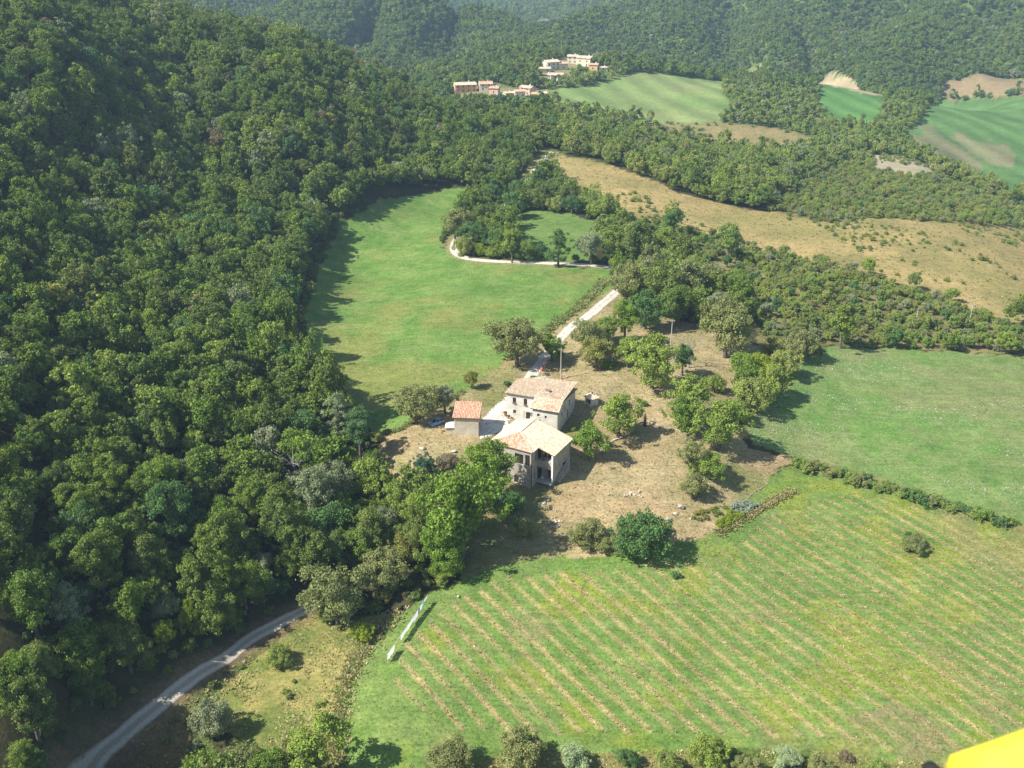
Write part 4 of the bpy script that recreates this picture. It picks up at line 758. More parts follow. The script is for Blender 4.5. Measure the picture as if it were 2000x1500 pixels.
MB().tube((1.5, 1.6, 2.8), (1.5, 1.6, 3.5), .14, .14, 8).build('flue', M['metal_dark'], ov)
# ---- houses of the hamlet
M['wall_orange'] = noise_mat('ochre_render', (.62, .36, .18), (.7, .44, .24), 1, .9); M['wall_cream'] = noise_mat('cream_render', (.66, .58, .42), (.74, .67, .52), 1, .9); M['wall_white'] = noise_mat('white_render', (.7, .68, .63), (.8, .78, .74), 1, .9); M['wall_pink'] = noise_mat('pink_render', (.62, .43, .32), (.68, .5, .4), 1, .9)
def village_house(px, py, L, W, h, deg, wallm, pal, label, nwin=3, lift=0.0, rise=.16):
    p = find(px, py, h*.6); o = empty('village_house', (p[0], p[1], p[2]), math.radians(deg), label, 'house')
    w = MB(); hs = [(-L/2+(i+.5)*L/nwin-.55, -L/2+(i+.5)*L/nwin+.55, z, z+1.3) for i in range(nwin) for z in ((1.0, 3.9) if h > 5 else (1.0,))]; gz = h+W/2*rise*2
    wall_boxes(w, 'x', -W/2, -W/2+.4, -L/2, L/2, -3, h, hs); wall_boxes(w, 'x', W/2-.4, W/2, -L/2, L/2, -3, h, []); wall_boxes(w, 'y', -L/2, -L/2+.4, -W/2+.4, W/2-.4, -3, h, [(-.6, .6, 1.0, 2.4)]); wall_boxes(w, 'y', L/2-.4, L/2, -W/2+.4, W/2-.4, -3, h, [(-.6, .6, 1.0, 2.4)])
    for a in (-L/2, L/2-.4): w.hexa([(a, -W/2+.2, h), (a, W/2-.2, h), (a, 0, gz-.2)], [(a+.4, -W/2+.2, h), (a+.4, W/2-.2, h), (a+.4, 0, gz-.2)])
    w.build('wall', M[wallm], o)
    for a, b, z, z2 in hs: window(o, 'x', (a+b)/2, z, 1.1, 1.3, -W/2, -1)
    window(o, 'y', 0, 1.0, 1.2, 1.4, -L/2, -1); window(o, 'y', 0, 1.0, 1.2, 1.4, L/2, 1)
    e = .5; zl = h-e*rise*2
    roof(o, [(-L/2-e, -W/2-e, zl), (L/2+e, -W/2-e, zl), (L/2+e, 0, gz), (-L/2-e, 0, gz)], pal, tw=.8, tl=1.1); roof(o, [(L/2+e, W/2+e, zl), (-L/2-e, W/2+e, zl), (-L/2-e, 0, gz), (L/2+e, 0, gz)], pal, tw=.8, tl=1.1)
    chimney(o, L*.2, W*.12, gz-1, gz+1.0, .8, 'white_paint'); TREES.append((p[0], p[1], max(L, W)*.75)); TREES.append((p[0]*.985, p[1]-12, 10)); TREES.append((p[0]*.97, p[1]-26, 9)); return o
for a in ((908,170,17,9,5.8,14,'wall_orange','cream','long ochre house of the hamlet with a tan roof',4), (948,168,10,9,5.5,8,'wall_cream','red','cream house standing next to the long ochre house',2),
 (1030,176,10,8,5.5,-35,'wall_pink','pink','pinkish house of the hamlet above the red roofed shed',2), (979,190,6,5,4.5,5,'wall_white','cream','small white house half hidden by the dark conifer',1), (993,184,8,5,3.5,20,'wall_pink','pink','low pink outbuilding behind the small white house',1),
 (1049,187,7,6,4,-30,'wall_cream','red','little shed with a red roof at the field corner',1), (1076,126,13,9,6.5,30,'wall_cream','cream','large cream house of the upper hamlet',3), (1062,136,11,7,3.2,8,'wall_cream','pink','low house below the large cream house of the upper hamlet',2),
 (1119,115,9,8,6,-10,'wall_cream','cream','square house at the top of the upper hamlet',2), (1144,119,13,10,7,-28,'wall_cream','cream','tall pale house at the end of the upper hamlet',2), (1178,134,7,5,3,0,'wall_white','cream','tiny pale hut behind the field trees',1), (1064,184,6,4,3,-40,'wall_white','cream','small white shed by the field corner',1), (1014,182,8,6,4.5,15,'wall_cream','red','cream cottage with a red roof between the pink house and the white one',2), (966,176,7,6,4.5,-15,'wall_pink','red','pink cottage with a red roof beyond the cream house',1), (1098,128,8,6,5,20,'wall_cream','red','small house with a reddish roof between the upper hamlet houses',1), (1160,130,8,6,4.5,-20,'wall_orange','red','ochre cottage below the tall pale house',1)):
    village_house(*a)
p = G(1086, 157); vb = empty('open_barn', p, math.radians(-12), 'open hay barn with white pillars above the pale green field', 'barn')
for i, x_ in enumerate((-6, -2.6, .8, 4.6)):
    for y_ in (-3.5, 3.5): MB().box(x_, x_+1.3, y_, y_+1.0, -2, 4.6).build('pillar', M['white_paint'], vb)
MB().box(-5, 6, 3.9, 4.2, -1, 4.4).build('back_wall', M['stone_tan'], vb)
roof(vb, [(-6.8, -4.6, 4.5), (7, -4.6, 4.5), (7, .4, 6.0), (-6.8, .4, 6.0)], 'cream', tw=.8, tl=1.1); roof(vb, [(7, 5.4, 4.5), (-6.8, 5.4, 4.5), (-6.8, .4, 6.0), (7, .4, 6.0)], 'cream', tw=.8, tl=1.1); TREES.append((p[0], p[1], 11)); TREES.append((p[0]*.98, p[1]-14, 8))
# ------------------------------------------------------------------ woods and scrub
def scatter(x0, x1, y0, y1, gap, seed):
    r = np.random.RandomState(seed); X, Y = np.meshgrid(np.arange(x0, x1, gap), np.arange(y0, y1, gap)); Y = Y.astype(float)
    X = X+(np.arange(len(X)) % 2)[:, None]*gap*.5
    X = X+r.uniform(-.42, .42, X.shape)*gap; Y = Y+r.uniform(-.42, .42, Y.shape)*gap
    return X.ravel(), Y.ravel(), r
def free(x, y, pad=0.0, plants=True):
    ok = np.ones(x.shape, bool)
    for k, P in ZONE.items(): ok &= ~inside(P, x, y)
    ok &= line_dist(DRIVE_W, x, y) > 3.4+pad; ok &= line_dist(TRACK_W, x, y) > 3.6+pad
    T = np.array(TREES0)
    for i in range(0, len(x) if plants else 0, 20000):
        d = np.sqrt((x[i:i+20000, None]-T[None, :, 0])**2+(y[i:i+20000, None]-T[None, :, 1])**2)-T[None, :, 2]*.75; ok[i:i+20000] &= d.min(1) > .6
    return ok
TREES0 = list(TREES); ROWS = []
in_scrub = lambda x, y: np.any([inside(P, x, y) for P in SCRUB.values()], 0)
MEADOW = ZONE['meadow']; EDGE_LINE = np.concatenate([np.linspace(MEADOW[i], MEADOW[(i+1) % len(MEADOW)], 12) for i in range(len(MEADOW))])
def collect(x, y, r, R0, R1, shapes, leaf_pick, kind, umin=-.66, umax=.6):
    u = x/y; m = free(x, y) & (u > umin) & (u < umax); m &= (in_scrub(x, y) == (kind == 'scrub')); x, y = x[m], y[m]
    R = R0+(R1-R0)*r.beta(1.3, 1.6, len(x)); z = H(x, y)
    edge = (line_dist(np.concatenate([np.linspace(MEADOW[i], MEADOW[(i+1) % len(MEADOW)], 12) for i in range(len(MEADOW))]), x, y) < 11) & (x < -22); R = np.where(edge & (kind == 'wood'), r.uniform(4.3, 5.5, len(x)), R)
    keep = ~((line_dist(EDGE_LINE, x, y) < 4.2) & (x < -22)) if kind == 'wood' else np.ones(len(x), bool); x, y, z, R = x[keep], y[keep], z[keep], R[keep]
    for i in range(len(x)): ROWS.append((x[i], y[i], z[i], R[i], shapes[r.randint(len(shapes))], leaf_pick(r), kind))
def pick(*ws):
    names = [a for a, _ in ws]; p = np.array([b for _, b in ws], float); p /= p.sum(); return lambda r: names[r.choice(len(names), p=p)]
near_leaf = pick(('forest', 82), ('dark', 6), ('grey', 3), ('walnut', 9), ('lime', .7), ('rust', .4), ('yellow', .4))
far_leaf = pick(('forest', 82), ('dark', 8), ('walnut', 9), ('grey', 3))
scrub_leaf = pick(('scrub', 60), ('olive', 16), ('grey', 7), ('walnut', 8), ('dark', 6), ('yellow', 2.5))
X, Y, r = scatter(-330, 340, 92, 640, 5.3, 1); m = Y < 640; collect(X[m], Y[m], r, 2.5, 6.0, ['round', 'round', 'tall', 'tall', 'broad'], near_leaf, 'wood')
X, Y, r = scatter(-330, 420, 92, 640, 3.6, 2); collect(X, Y, r, 1.1, 2.6, ['lump', 'lump', 'bush', 'round'], scrub_leaf, 'scrub')
X, Y, r = scatter(20, 620, 640, 860, 5.0, 3); collect(X, Y, r, 1.6, 3.0, ['lump', 'round'], scrub_leaf, 'scrub')
X, Y, r = scatter(-620, 660, 640, 1150, 5.8, 4); collect(X, Y, r, 3.2, 5.0, ['round', 'tall', 'broad'], far_leaf, 'wood')
X, Y, r = scatter(-900, 1100, 1150, 1800, 6.9, 5); collect(X, Y, r, 3.8, 5.8, ['round', 'tall', 'broad'], far_leaf, 'wood')
X, Y, r = scatter(-350, 500, 1800, 3300, 13, 6); collect(X, Y, r, 6, 9, ['round', 'broad'], far_leaf, 'wood', -.11, .16)
# undergrowth that closes the wood down to the ground near its edges
X, Y, r = scatter(-200, 60, 92, 420, 3.3, 8); m = free(X, Y, -.9, False) & ~in_scrub(X, Y) & (X/Y > -.66); X, Y = X[m], Y[m]
def near_any(X, Y, Ls): return np.min([line_dist(L, X, Y) for L in Ls], 0)
wild = near_any(X, Y, [TRACK_W, DRIVE_W]+[np.concatenate([np.linspace(P[i], P[(i+1) % len(P)], 12) for i in range(len(P))]) for P in (ZONE['meadow'], ZONE['yard'])])
m = (wild < 12) | (r.rand(len(X)) < .4); UNDER = [(x, y, float(z), r.uniform(.9, 2.1), ['lump', 'bush', 'lump'][r.randint(3)], ['forest', 'scrub', 'dark', 'forest'][r.randint(4)], 'under') for x, y, z in zip(X[m], Y[m], H(X[m], Y[m]))]
# lone bushes on the dry slopes
def sprinkle(key, gap, keep, R0, R1, seed, leaf):
    P = ZONE[key]; X, Y, r = scatter(P[:, 0].min(), P[:, 0].max(), P[:, 1].min(), P[:, 1].max(), gap, seed); m = inside(P, X, Y) & (r.rand(len(X)) < keep*np.clip(fbm(X, Y, 34, seed, 3)*7-3.4, 0, 1)) & (X/Y < .6)
    return [(x, y, float(H(x, y)[0]), r.uniform(R0, R1), 'bush', leaf(r), 'slope') for x, y in zip(X[m], Y[m])]
slope = sprinkle('dry_hill', 3.0, .6, .3, 1.5, 31, scrub_leaf)+sprinkle('dry_strip', 6, .6, 1, 2.2, 32, scrub_leaf)+sprinkle('bare_slope', 9, .3, 1.5, 3, 33, scrub_leaf)
rough_b = sprinkle('rough', 2.6, .9, .35, 1.0, 35, scrub_leaf)+sprinkle('bank', 3, .7, .5, 1.3, 36, scrub_leaf)
for q in rough_b[:70]: plant('rough_shrub', q[:3], q[3], 'bush', q[5], f"{'small' if q[3] < .65 else 'knee high'} {dict(scrub='green', olive='olive', grey='grey green', walnut='light green', dark='dark', yellow='yellowish')[q[5]]} shrub in the rough grass beside the grey track", 'bush', 'shrubs in the rough grass', 1)
belt_leaf = pick(('scrub', 46), ('walnut', 22), ('forest', 22), ('olive', 7), ('grey', 4)); rb = np.random.RandomState(9)
ROWS = [(*q[:3], q[3]*.86, q[4], belt_leaf(rb), q[6]) if q[6] == 'wood' and q[0] > 25 and 330 < q[1] < 900 else q for q in ROWS]      # lighter, lower trees of the valley side
slope += sprinkle('scree', 5, .9, .8, 2.0, 37, scrub_leaf)
# which of them show largest: nearest in the frame (a plant whose foot falls behind a nearer canopy counts less)
def in_view(q):
    px, py = project((q[0], q[1], q[2]+q[3]*1.4)); return -20 < px < 2020 and -20 < py < 1520
def pixels(q): return q[3]/math.hypot(q[0], q[1], q[2]-CAM_H)
singles = {'wood': [], 'scrub': [], 'slope': []}; rest = []
for q in ROWS+slope: (singles[q[6]] if in_view(q) else rest).append(q)
for k in singles:
    singles[k].sort(key=lambda q: -pixels(q)); rest += singles[k][290:]; singles[k] = singles[k][:290]
TONE = dict(forest='green', dark='dark green', grey='grey green', walnut='light green', lime='yellow green', rust='brownish drying', yellow='yellowing', scrub='green', olive='olive')
EDGE = ZONE['meadow']; RIDGE = lambda q: q[2] > 34
def where(q, k):
    dm = np.sqrt(((EDGE-np.array(q[:2]))**2).sum(1)).min(); dt = np.sqrt(((TRACK_W-np.array(q[:2]))**2).sum(1)).min(); dd = np.sqrt(((DRIVE_W-np.array(q[:2]))**2).sum(1)).min()
    if k == 'wood':
        if dt < 9: return 'in the first row of the wood above the grey track'
        if dm < 10: return 'at the wood edge shading the long meadow'
        if dd < 14: return 'beside the white drive'
        if dt < 28: return 'in the wood a few rows above the grey track'
        if dm < 30: return 'in the wood a few rows behind the meadow edge'
        if q[1] > 400: return 'in the tree belt toward the hamlet'
        return 'high on the wooded slope' if RIDGE(q) else ('halfway up the wooded slope' if q[2] > 14 else 'deep in the lower wood')
    dp = np.sqrt(((ZONE['pasture']-np.array(q[:2]))**2).sum(1)).min(); dh = np.sqrt(((ZONE['dry_hill']-np.array(q[:2]))**2).sum(1)).min(); dy = np.sqrt(((ZONE['yard']-np.array(q[:2]))**2).sum(1)).min()
    if k == 'scrub': return 'along the top edge of the pasture' if dp < 9 else 'at the foot of the straw coloured hillside' if dh < 9 else 'next to the orchard slope' if dy < 12 else 'in the middle of the thicket above the pasture'
    return 'at the rim of the straw coloured hillside' if dh < 8 else 'out on the straw coloured hillside'
def size(q): return ('small ' if q[3] < 3.6 else 'large ' if q[3] > 4.5 else '') if q[6] == 'wood' else ('small ' if q[3] < (1.7 if q[6] == 'scrub' else .8) else 'large ' if q[3] > (2.4 if q[6] == 'scrub' else 1.25) else '')
FORM = dict(round='round', tall='tall', broad='spreading', lump='rounded', bush='low')
for k, nm, what, gr in (('wood', 'forest_tree', 'tree', 'trees of the hillside wood'), ('scrub', 'thicket_shrub', 'shrub', 'shrubs of the thicket'), ('slope', 'hillside_bush', 'bush', 'bushes on the dry hillside')):
    for q in singles[k]:
        d = math.hypot(q[0], q[1], q[2]-CAM_H)
        plant(nm, q[:3], q[3], q[4], q[5], f"{size(q)}{FORM[q[4]]} {TONE[q[5]]} {what} {where(q, k)}", 'tree' if k == 'wood' else 'bush', gr, 0 if d < 230 else 1, None, rnd.uniform(.9, 1.25)*(1.4 if k == 'wood' and np.sqrt(((EDGE-np.array(q[:2]))**2).sum(1)).min() < 9 and q[0] < -20 else 1))
# everything beyond: one mass per wood, instanced on points
def mass(name, rows, lod, label):
    keys = sorted({(q[4], q[5], v) for q in rows for v in range(2)}); order = {k: i for i, k in enumerate(keys)}
    col = bpy.data.collections.new(name+'_kinds')
    for i, (sh, lf, v) in enumerate(keys):
        o = bpy.data.objects.new(f'{name}_kind_{i:03d}', with_mat(proto(sh, lod, v)[0], LEAF[lf], lf)); col.objects.link(o); o.material_slots[0].link = 'OBJECT'; o.material_slots[0].material = PENDING.pop()
    V = np.array([(q[0], q[1], q[2]-.1) for q in rows]); me = np_mesh(name, V, [], np.zeros(0, int))
    r = np.random.RandomState(len(rows))
    S = np.array([[q[3]]*3 for q in rows])*r.uniform(.88, 1.12, (len(rows), 3)); S[:, 2] *= r.uniform(.9, 1.2, len(rows))
    for nm, a in (('size', S), ('turn', np.c_[np.zeros((len(rows), 2)), r.uniform(0, 6.28, len(rows))])):
        at = me.attributes.new(nm, 'FLOAT_VECTOR', 'POINT'); at.data.foreach_set('vector', a.astype(np.float32).ravel())
    at = me.attributes.new('kind_index', 'INT', 'POINT'); at.data.foreach_set('value', np.array([order[(q[4], q[5], r.randint(2))] for q in rows], np.int32))
    o = link(name, me); tag(o, label, None, None, 'stuff')
    ng = bpy.data.node_groups.new(name, 'GeometryNodeTree'); ng.interface.new_socket('Geometry', in_out='INPUT', socket_type='NodeSocketGeometry'); ng.interface.new_socket('Geometry', in_out='OUTPUT', socket_type='NodeSocketGeometry')
    n, l = ng.nodes, ng.links; gi = n.new('NodeGroupInput'); go = n.new('NodeGroupOutput'); ip = n.new('GeometryNodeInstanceOnPoints'); ci = n.new('GeometryNodeCollectionInfo')
    ci.inputs['Collection'].default_value = col; ci.inputs['Separate Children'].default_value = True; ci.inputs['Reset Children'].default_value = True
    def attr(nm, ty):
        a = n.new('GeometryNodeInputNamedAttribute'); a.data_type = ty; a.inputs['Name'].default_value = nm; return a.outputs[0]
    ip.inputs['Pick Instance'].default_value = True
    l.new(gi.outputs[0], ip.inputs['Points']); l.new(ci.outputs[0], ip.inputs['Instance']); l.new(attr('kind_index', 'INT'), ip.inputs['Instance Index'])
    er = n.new('FunctionNodeEulerToRotation'); l.new(attr('turn', 'FLOAT_VECTOR'), er.inputs[0]); l.new(er.outputs[0], ip.inputs['Rotation']); l.new(attr('size', 'FLOAT_VECTOR'), ip.inputs['Scale']); l.new(ip.outputs[0], go.inputs[0])
    mod = o.modifiers.new('plants', 'NODES'); mod.node_group = ng
    return o
mid = [q for q in rest if q[1] < 620]; far = [q for q in rest if q[1] >= 620]
mass('forest', [q for q in mid if q[6] == 'wood'], 1, 'dense broadleaf wood covering the near hillside')
mass('undergrowth', UNDER, 1, 'low bushy undergrowth closing the foot of the wood')
mass('thicket', [q for q in mid if q[6] != 'wood'], 1, 'dense green thicket beyond the pasture')
mass('distant_forest', [q for q in far if q[6] == 'wood'], 2, 'forest covering the hills behind the hamlet')
mass('distant_scrub', [q for q in far if q[6] != 'wood'], 2, 'scrub and small trees on the valley side')
# ------------------------------------------------------------------ small things about the farm
def on(px, py, lift=0.0): p = G(px, py); return Vector((p[0], p[1], p[2]+lift))
def hz(x, y): return float(H(x, y)[0])
# ---- car: local x forward
M['car_paint'] = noise_mat('blue_car_paint', (.22, .36, .62), (.25, .4, .66), 2, .3, 0, .1, 'Object', .5); M['tyre'] = noise_mat('tyre', (.02, .02, .02), (.03, .03, .03), 8, .9); M['lamp'] = noise_mat('lamp_glass', (.6, .6, .6), (.75, .75, .72), 3, .2, 0, 0, 'Object', .5); M['tail'] = noise_mat('tail_lamp', (.35, .02, .02), (.45, .03, .03), 3, .3)
p = on(853, 829); car = empty('parked_car', p, math.radians(222), 'blue hatchback parked beside the small barn', 'car')
def loft(mb, secs):
    n = len(secs[0]); k = len(mb.v)
    for s in secs: mb.v += [tuple(map(float, q)) for q in s]; mb.c += [None]*n
    for i in range(len(secs)-1):
        for j in range(n): mb.f.append((k+i*n+j, k+i*n+(j+1) % n, k+(i+1)*n+(j+1) % n, k+(i+1)*n+j))
    mb.f.append(tuple(range(k+n-1, k-1, -1))); mb.f.append(tuple(k+(len(secs)-1)*n+j for j in range(n)))
def sec(x, w, z0, z1, in_): return [(x, -w*.94, z0), (x, -w, (z0+z1)*.5), (x, -w*in_, z1), (x, 0, z1+.03), (x, w*in_, z1), (x, w, (z0+z1)*.5), (x, w*.94, z0)]
mb = MB(); loft(mb, [sec(2.0, .55, .35, .6, .9), sec(1.9, .74, .25, .72, .9), sec(1.2, .84, .22, .88, .88), sec(.75, .86, .22, .96, .88), sec(-1.3, .86, .22, 1.0, .9), sec(-1.85, .8, .25, .95, .9), sec(-1.98, .68, .35, .85, .9)]); body = mb.build('body', M['car_paint'], car, True)
mb = MB(); loft(mb, [sec(.95, .72, .9, .93, .9), sec(.2, .72, .9, 1.44, .82), sec(-1.1, .72, .92, 1.46, .82), sec(-1.75, .7, .92, 1.1, .86)]); cab = mb.build('cabin', M['glass'], car, True)
mb = MB(); loft(mb, [sec(.28, .6, 1.42, 1.47, .95), sec(-.5, .61, 1.45, 1.5, .95), sec(-1.2, .6, 1.42, 1.47, .95)]); mb.build('roof_panel', M['car_paint'], car, True)
for sx in (-1, 1):
    for x_ in (.55, -.35, -1.3): MB().tube((x_+(.32 if x_ > 0 else .05 if x_ > -1 else -.2), sx*.745, .95), (x_-.02, sx*.64, 1.44), .04, .04, 5).build('window_pillar', M['car_paint'], car)
    for x_ in (1.25, -1.25):
        wo = MB().tube((x_, sx*.70, .3), (x_, sx*.88, .3), .3, .3, 16).build('wheel', M['tyre'], car); MB().tube((x_, sx*.87, .3), (x_, sx*.895, .3), .18, .16, 12).build('rim', M['pole'], wo)
    MB().box(1.84, 1.98, sx*.45, sx*.68, .55, .7).build('headlight', M['lamp'], car) if sx > 0 else MB().box(1.84, 1.98, -.68, -.45, .55, .7).build('headlight', M['lamp'], car)
    MB().box(-1.99, -1.9, min(sx*.5, sx*.7), max(sx*.5, sx*.7), .6, .85).build('tail_light', M['tail'], car); MB().box(.55, .7, min(sx*.86, sx*1.0), max(sx*.86, sx*1.0), .92, 1.04).build('mirror', M['car_paint'], car)
# ---- utility poles
def pole(px, py, hpx, label):
    p = on(px, py); h = hpx*np.linalg.norm(np.array(p)-[0, 0, CAM_H])/FPX/.9
    o = empty('utility_pole', p, rnd.uniform(-.4, .4), label, 'pole'); MB().tube((0, 0, -.8), (0, 0, h), .17, .1, 10).build('shaft', M['pole'], o)
    MB().box(-.7, .7, -.05, .05, h-.5, h-.4).build('crossarm', M['dead_wood'], o)
    for x_ in (-.6, 0, .6): MB().tube((x_, 0, h-.4), (x_, 0, h-.2), .05, .03, 6).build('insulator', M['white_paint'], o)
for a in ((1095,740,58,'grey utility pole on the lawn behind the farmhouse'), (1309,688,60,'utility pole among the orchard trees beside the leafless silvery tree'), (1787,640,34,'utility pole rising from the thicket above the middle of the pasture'), (1893,632,34,'utility pole rising from the thicket at the far side of the pasture'),
 (1436,284,24,'pale utility pole on the dry strip below the pale green field'), (1222,264,22,'utility pole beside the belt of trees below the hamlet'), (1443,500,24,'utility pole half sunk in the thicket below the dry hillside'), (1578,354,14,'small utility pole in the far scrub')): pole(*a)
# ---- washing line with its laundry
A = on(757, 1298); B = on(836, 1180); dirv = Vector((B.x-A.x, B.y-A.y, 0)); Ln = dirv.length; dirv.normalize()
wl_o = empty('washing_line', A, math.atan2(dirv.y, dirv.x), 'long washing line on two posts at the edge of the vineyard', 'washing line'); dz = B.z-A.z; top = lambda t: 2.3+dz*t/Ln-.25*math.sin(math.pi*t/Ln)
for t in (0, Ln): MB().tube((t, 0, (dz if t else 0)-.4), (t, 0, (dz if t else 0)+2.35), .05, .045, 8).build('post', M['pole'], wl_o)
MB().path([(t, 0, top(t)) for t in np.linspace(0, Ln, 9)], [.018]*9, 5).build('cord', M['white_paint'], wl_o)
CL = dict(white=(.88, .88, .9), bluish=(.78, .84, .9), lilac=(.78, .70, .86), navy=(.05, .05, .12), mint=(.76, .86, .85), pale=(.66, .82, .92), mid=(.2, .42, .7))
def sheet(t0, t1, drop, colr, label, nm='bed_sheet'):
    k = 'cloth_'+colr
    if k not in M:                                             # thin cotton lets daylight through
        M[k] = noise_mat(k, tuple(c*.94 for c in CL[colr]), CL[colr], 3, .9); n_, l_ = M[k].node_tree.nodes, M[k].node_tree.links
        t_ = n_.new('ShaderNodeBsdfTranslucent'); t_.inputs[0].default_value = (*CL[colr], 1); x_ = n_.new('ShaderNodeMixShader'); x_.inputs[0].default_value = .6; l_.new(n_['Principled BSDF'].outputs[0], x_.inputs[1]); l_.new(t_.outputs[0], x_.inputs[2]); l_.new(x_.outputs[0], n_['Material Output'].inputs[0])
    n = 12; V = []; F = []; o_ = A+dirv*((t0+t1)/2); sd = Vector((-dirv.y, dirv.x, 0)); w_ = t1-t0; r = random.Random(int(t0*50))
    for i in range(n+1):
        for j in range(7):
            t = t0+w_*i/n; d = drop*j/6; sw = math.sin(i*1.1+t0)*.07*(j/6)+.22*(j/6)**2; q = A+dirv*t-o_+sd*sw; V.append((q.x, q.y, top(t)-d+.02+.03*math.sin(i*2.)*j/6))
    for i in range(n):
        for j in range(6): a = i*7+j; F.append((a, a+1, a+8, a+7))
    mb = MB(); mb.add(V, F); o = mb.build(nm, M[k], None, True); o.location = o_; tag(o, label, 'laundry', 'laundry on the washing line')
for t0, t1, d, c_, lb in ((.25, 3.1, 1.75, 'white', 'large white bed sheet hanging alone at the vineyard end of the washing line'), (5.6, 7.0, 1.5, 'white', 'white sheet first after the empty stretch of washing line'), (7.05, 8.3, 1.3, 'mint', 'pale mint cloth between white sheets on the washing line'),
 (8.35, 9.9, 1.5, 'white', 'white sheet next to the pale mint cloth'), (9.95, 11.1, 1.35, 'bluish', 'bluish white cloth beside the lilac sheet'), (11.15, 13.2, 1.7, 'lilac', 'lilac bed sheet on the washing line'), (13.25, 13.9, 1.5, 'navy', 'narrow dark navy cloth on the washing line'), (13.95, 15.2, 1.4, 'pale', 'pale blue sheet next to the dark navy cloth'), (15.25, 15.9, 1.2, 'mid', 'mid blue cloth next to the pale blue sheet'), (15.95, min(17.2, Ln-.1), .8, 'pale', 'short pale blue towel at the tree end of the washing line')):
    if t1 < Ln: sheet(t0, t1, d, c_, lb, 'bed_sheet' if t1-t0 > 1.3 else 'laundry_cloth')
# ---- boulders and stone heap
M['boulder'] = noise_mat('pale_boulder', (.36, .33, .28), (.56, .52, .45), 2.2, .9, .6); M['rubble'] = noise_mat('rubble', (.40, .34, .26), (.62, .55, .44), 1.5, .92, .4)
M['rubble_dark'] = noise_mat('mossy_rubble', (.24, .2, .13), (.42, .35, .24), 1.5, .95, .4)
def rock_mesh(seed, flat=.75):
    bm = bmesh.new(); bmesh.ops.create_icosphere(bm, subdivisions=2, radius=1); r = np.random.RandomState(seed); D = r.normal(size=(14, 3)); D /= np.linalg.norm(D, axis=1)[:, None]; K = r.uniform(.45, .85, 14)
    for v in bm.verts:
        n = np.array(v.co); s = 1.0
        for d, k in zip(D, K):
            c = n.dot(d)
            if c > 1e-3: s = min(s, k/c)
        v.co = v.co*s*(1+.03*math.sin(v.co.x*9+seed)); v.co.z *= flat
    me = bpy.data.meshes.new('rock'); bm.to_mesh(me); bm.free(); return me
RK = [rock_mesh(i) for i in range(5)]
def boulder(px, py, r_, k, label, nm='boulder', mat='boulder', group=None):
    p = on(px, py); o = link(nm, with_mat(RK[k], M[mat], mat)); o.location = p+Vector((0, 0, r_*.32)); o.scale = (r_, r_*rnd.uniform(.7, 1), r_*rnd.uniform(.8, 1.1)); o.rotation_euler = (rnd.uniform(-.2, .2), rnd.uniform(-.2, .2), rnd.uniform(0, 6)); return tag(o, label, 'rock', group)
boulder(1329, 992, 1.35, 0, 'largest pale boulder above the vegetable garden'); boulder(1319, 1005, .75, 1, 'middle sized pale boulder below the largest one'); boulder(1305, 1017, 1.0, 2, 'pale boulder touching the large dark round bush'); boulder(1349, 1014, .4, 3, 'small stone at the corner of the vegetable garden')
for i in range(46):
    c = rnd.choice([(1085, 1018, 20, 7), (1075, 1027, 22, 6), (1062, 985, 25, 10), (1240, 968, 14, 7)]); boulder(c[0]+rnd.gauss(0, c[2]*.6), c[1]+rnd.gauss(0, c[3]*.6), rnd.uniform(.2, .55), rnd.randrange(5), 'loose pale stone in the rubble on the bank below the loggia house', 'rubble_stone', 'rubble', 'loose stones on the bank below the house')
for q in ((825, 878, .9, 1, 'flat pale stone on the lower lawn beside the dark conical tree'), (886, 883, .8, 2, 'grey stone beside the half dry brownish bush'), (1262, 1105, .3, 3, 'little stone in the grass under the large dark round bush'), (895, 1166, .5, 4, 'pale bare stone beside the washing line field')): boulder(q[0], q[1], q[2], q[3], q[4])
# ---- charred stump with its round stone kerb
p = on(1259, 832); sn = empty('tree_stump', p, 0, 'dark ivy covered stump standing on the dry lawn', 'stump'); MB().path([(0, 0, -.3), (.05, 0, 1.2), (-.05, .1, 2.6), (0, .1, 3.4)], [.5, .34, .3, .18], 9).build('trunk', M['dark_wood'], sn, True)
cm, _ = proto('column', 1, 0); c = link('ivy', with_mat(cm, LEAF['pine'], 'pine'), sn); c.scale = (.62, .62, .62); c.location = (0, 0, .4)
kb = empty('stone_kerb', on(1270, 833), 0, 'low curved stone kerb beside the dark stump', 'kerb')
for i in range(11): a = -.4+i*.34; MB().box(-.32, .32, -.16, .16, -.2, .28).build('stone', M['boulder'], kb).matrix_local = Matrix.Translation((2.2*math.cos(a), 1.6*math.sin(a), hz(kb.location.x+2.2*math.cos(a), kb.location.y+1.6*math.sin(a))-kb.location.z)) @ Matrix.Rotation(a+math.pi/2, 4, 'Z')
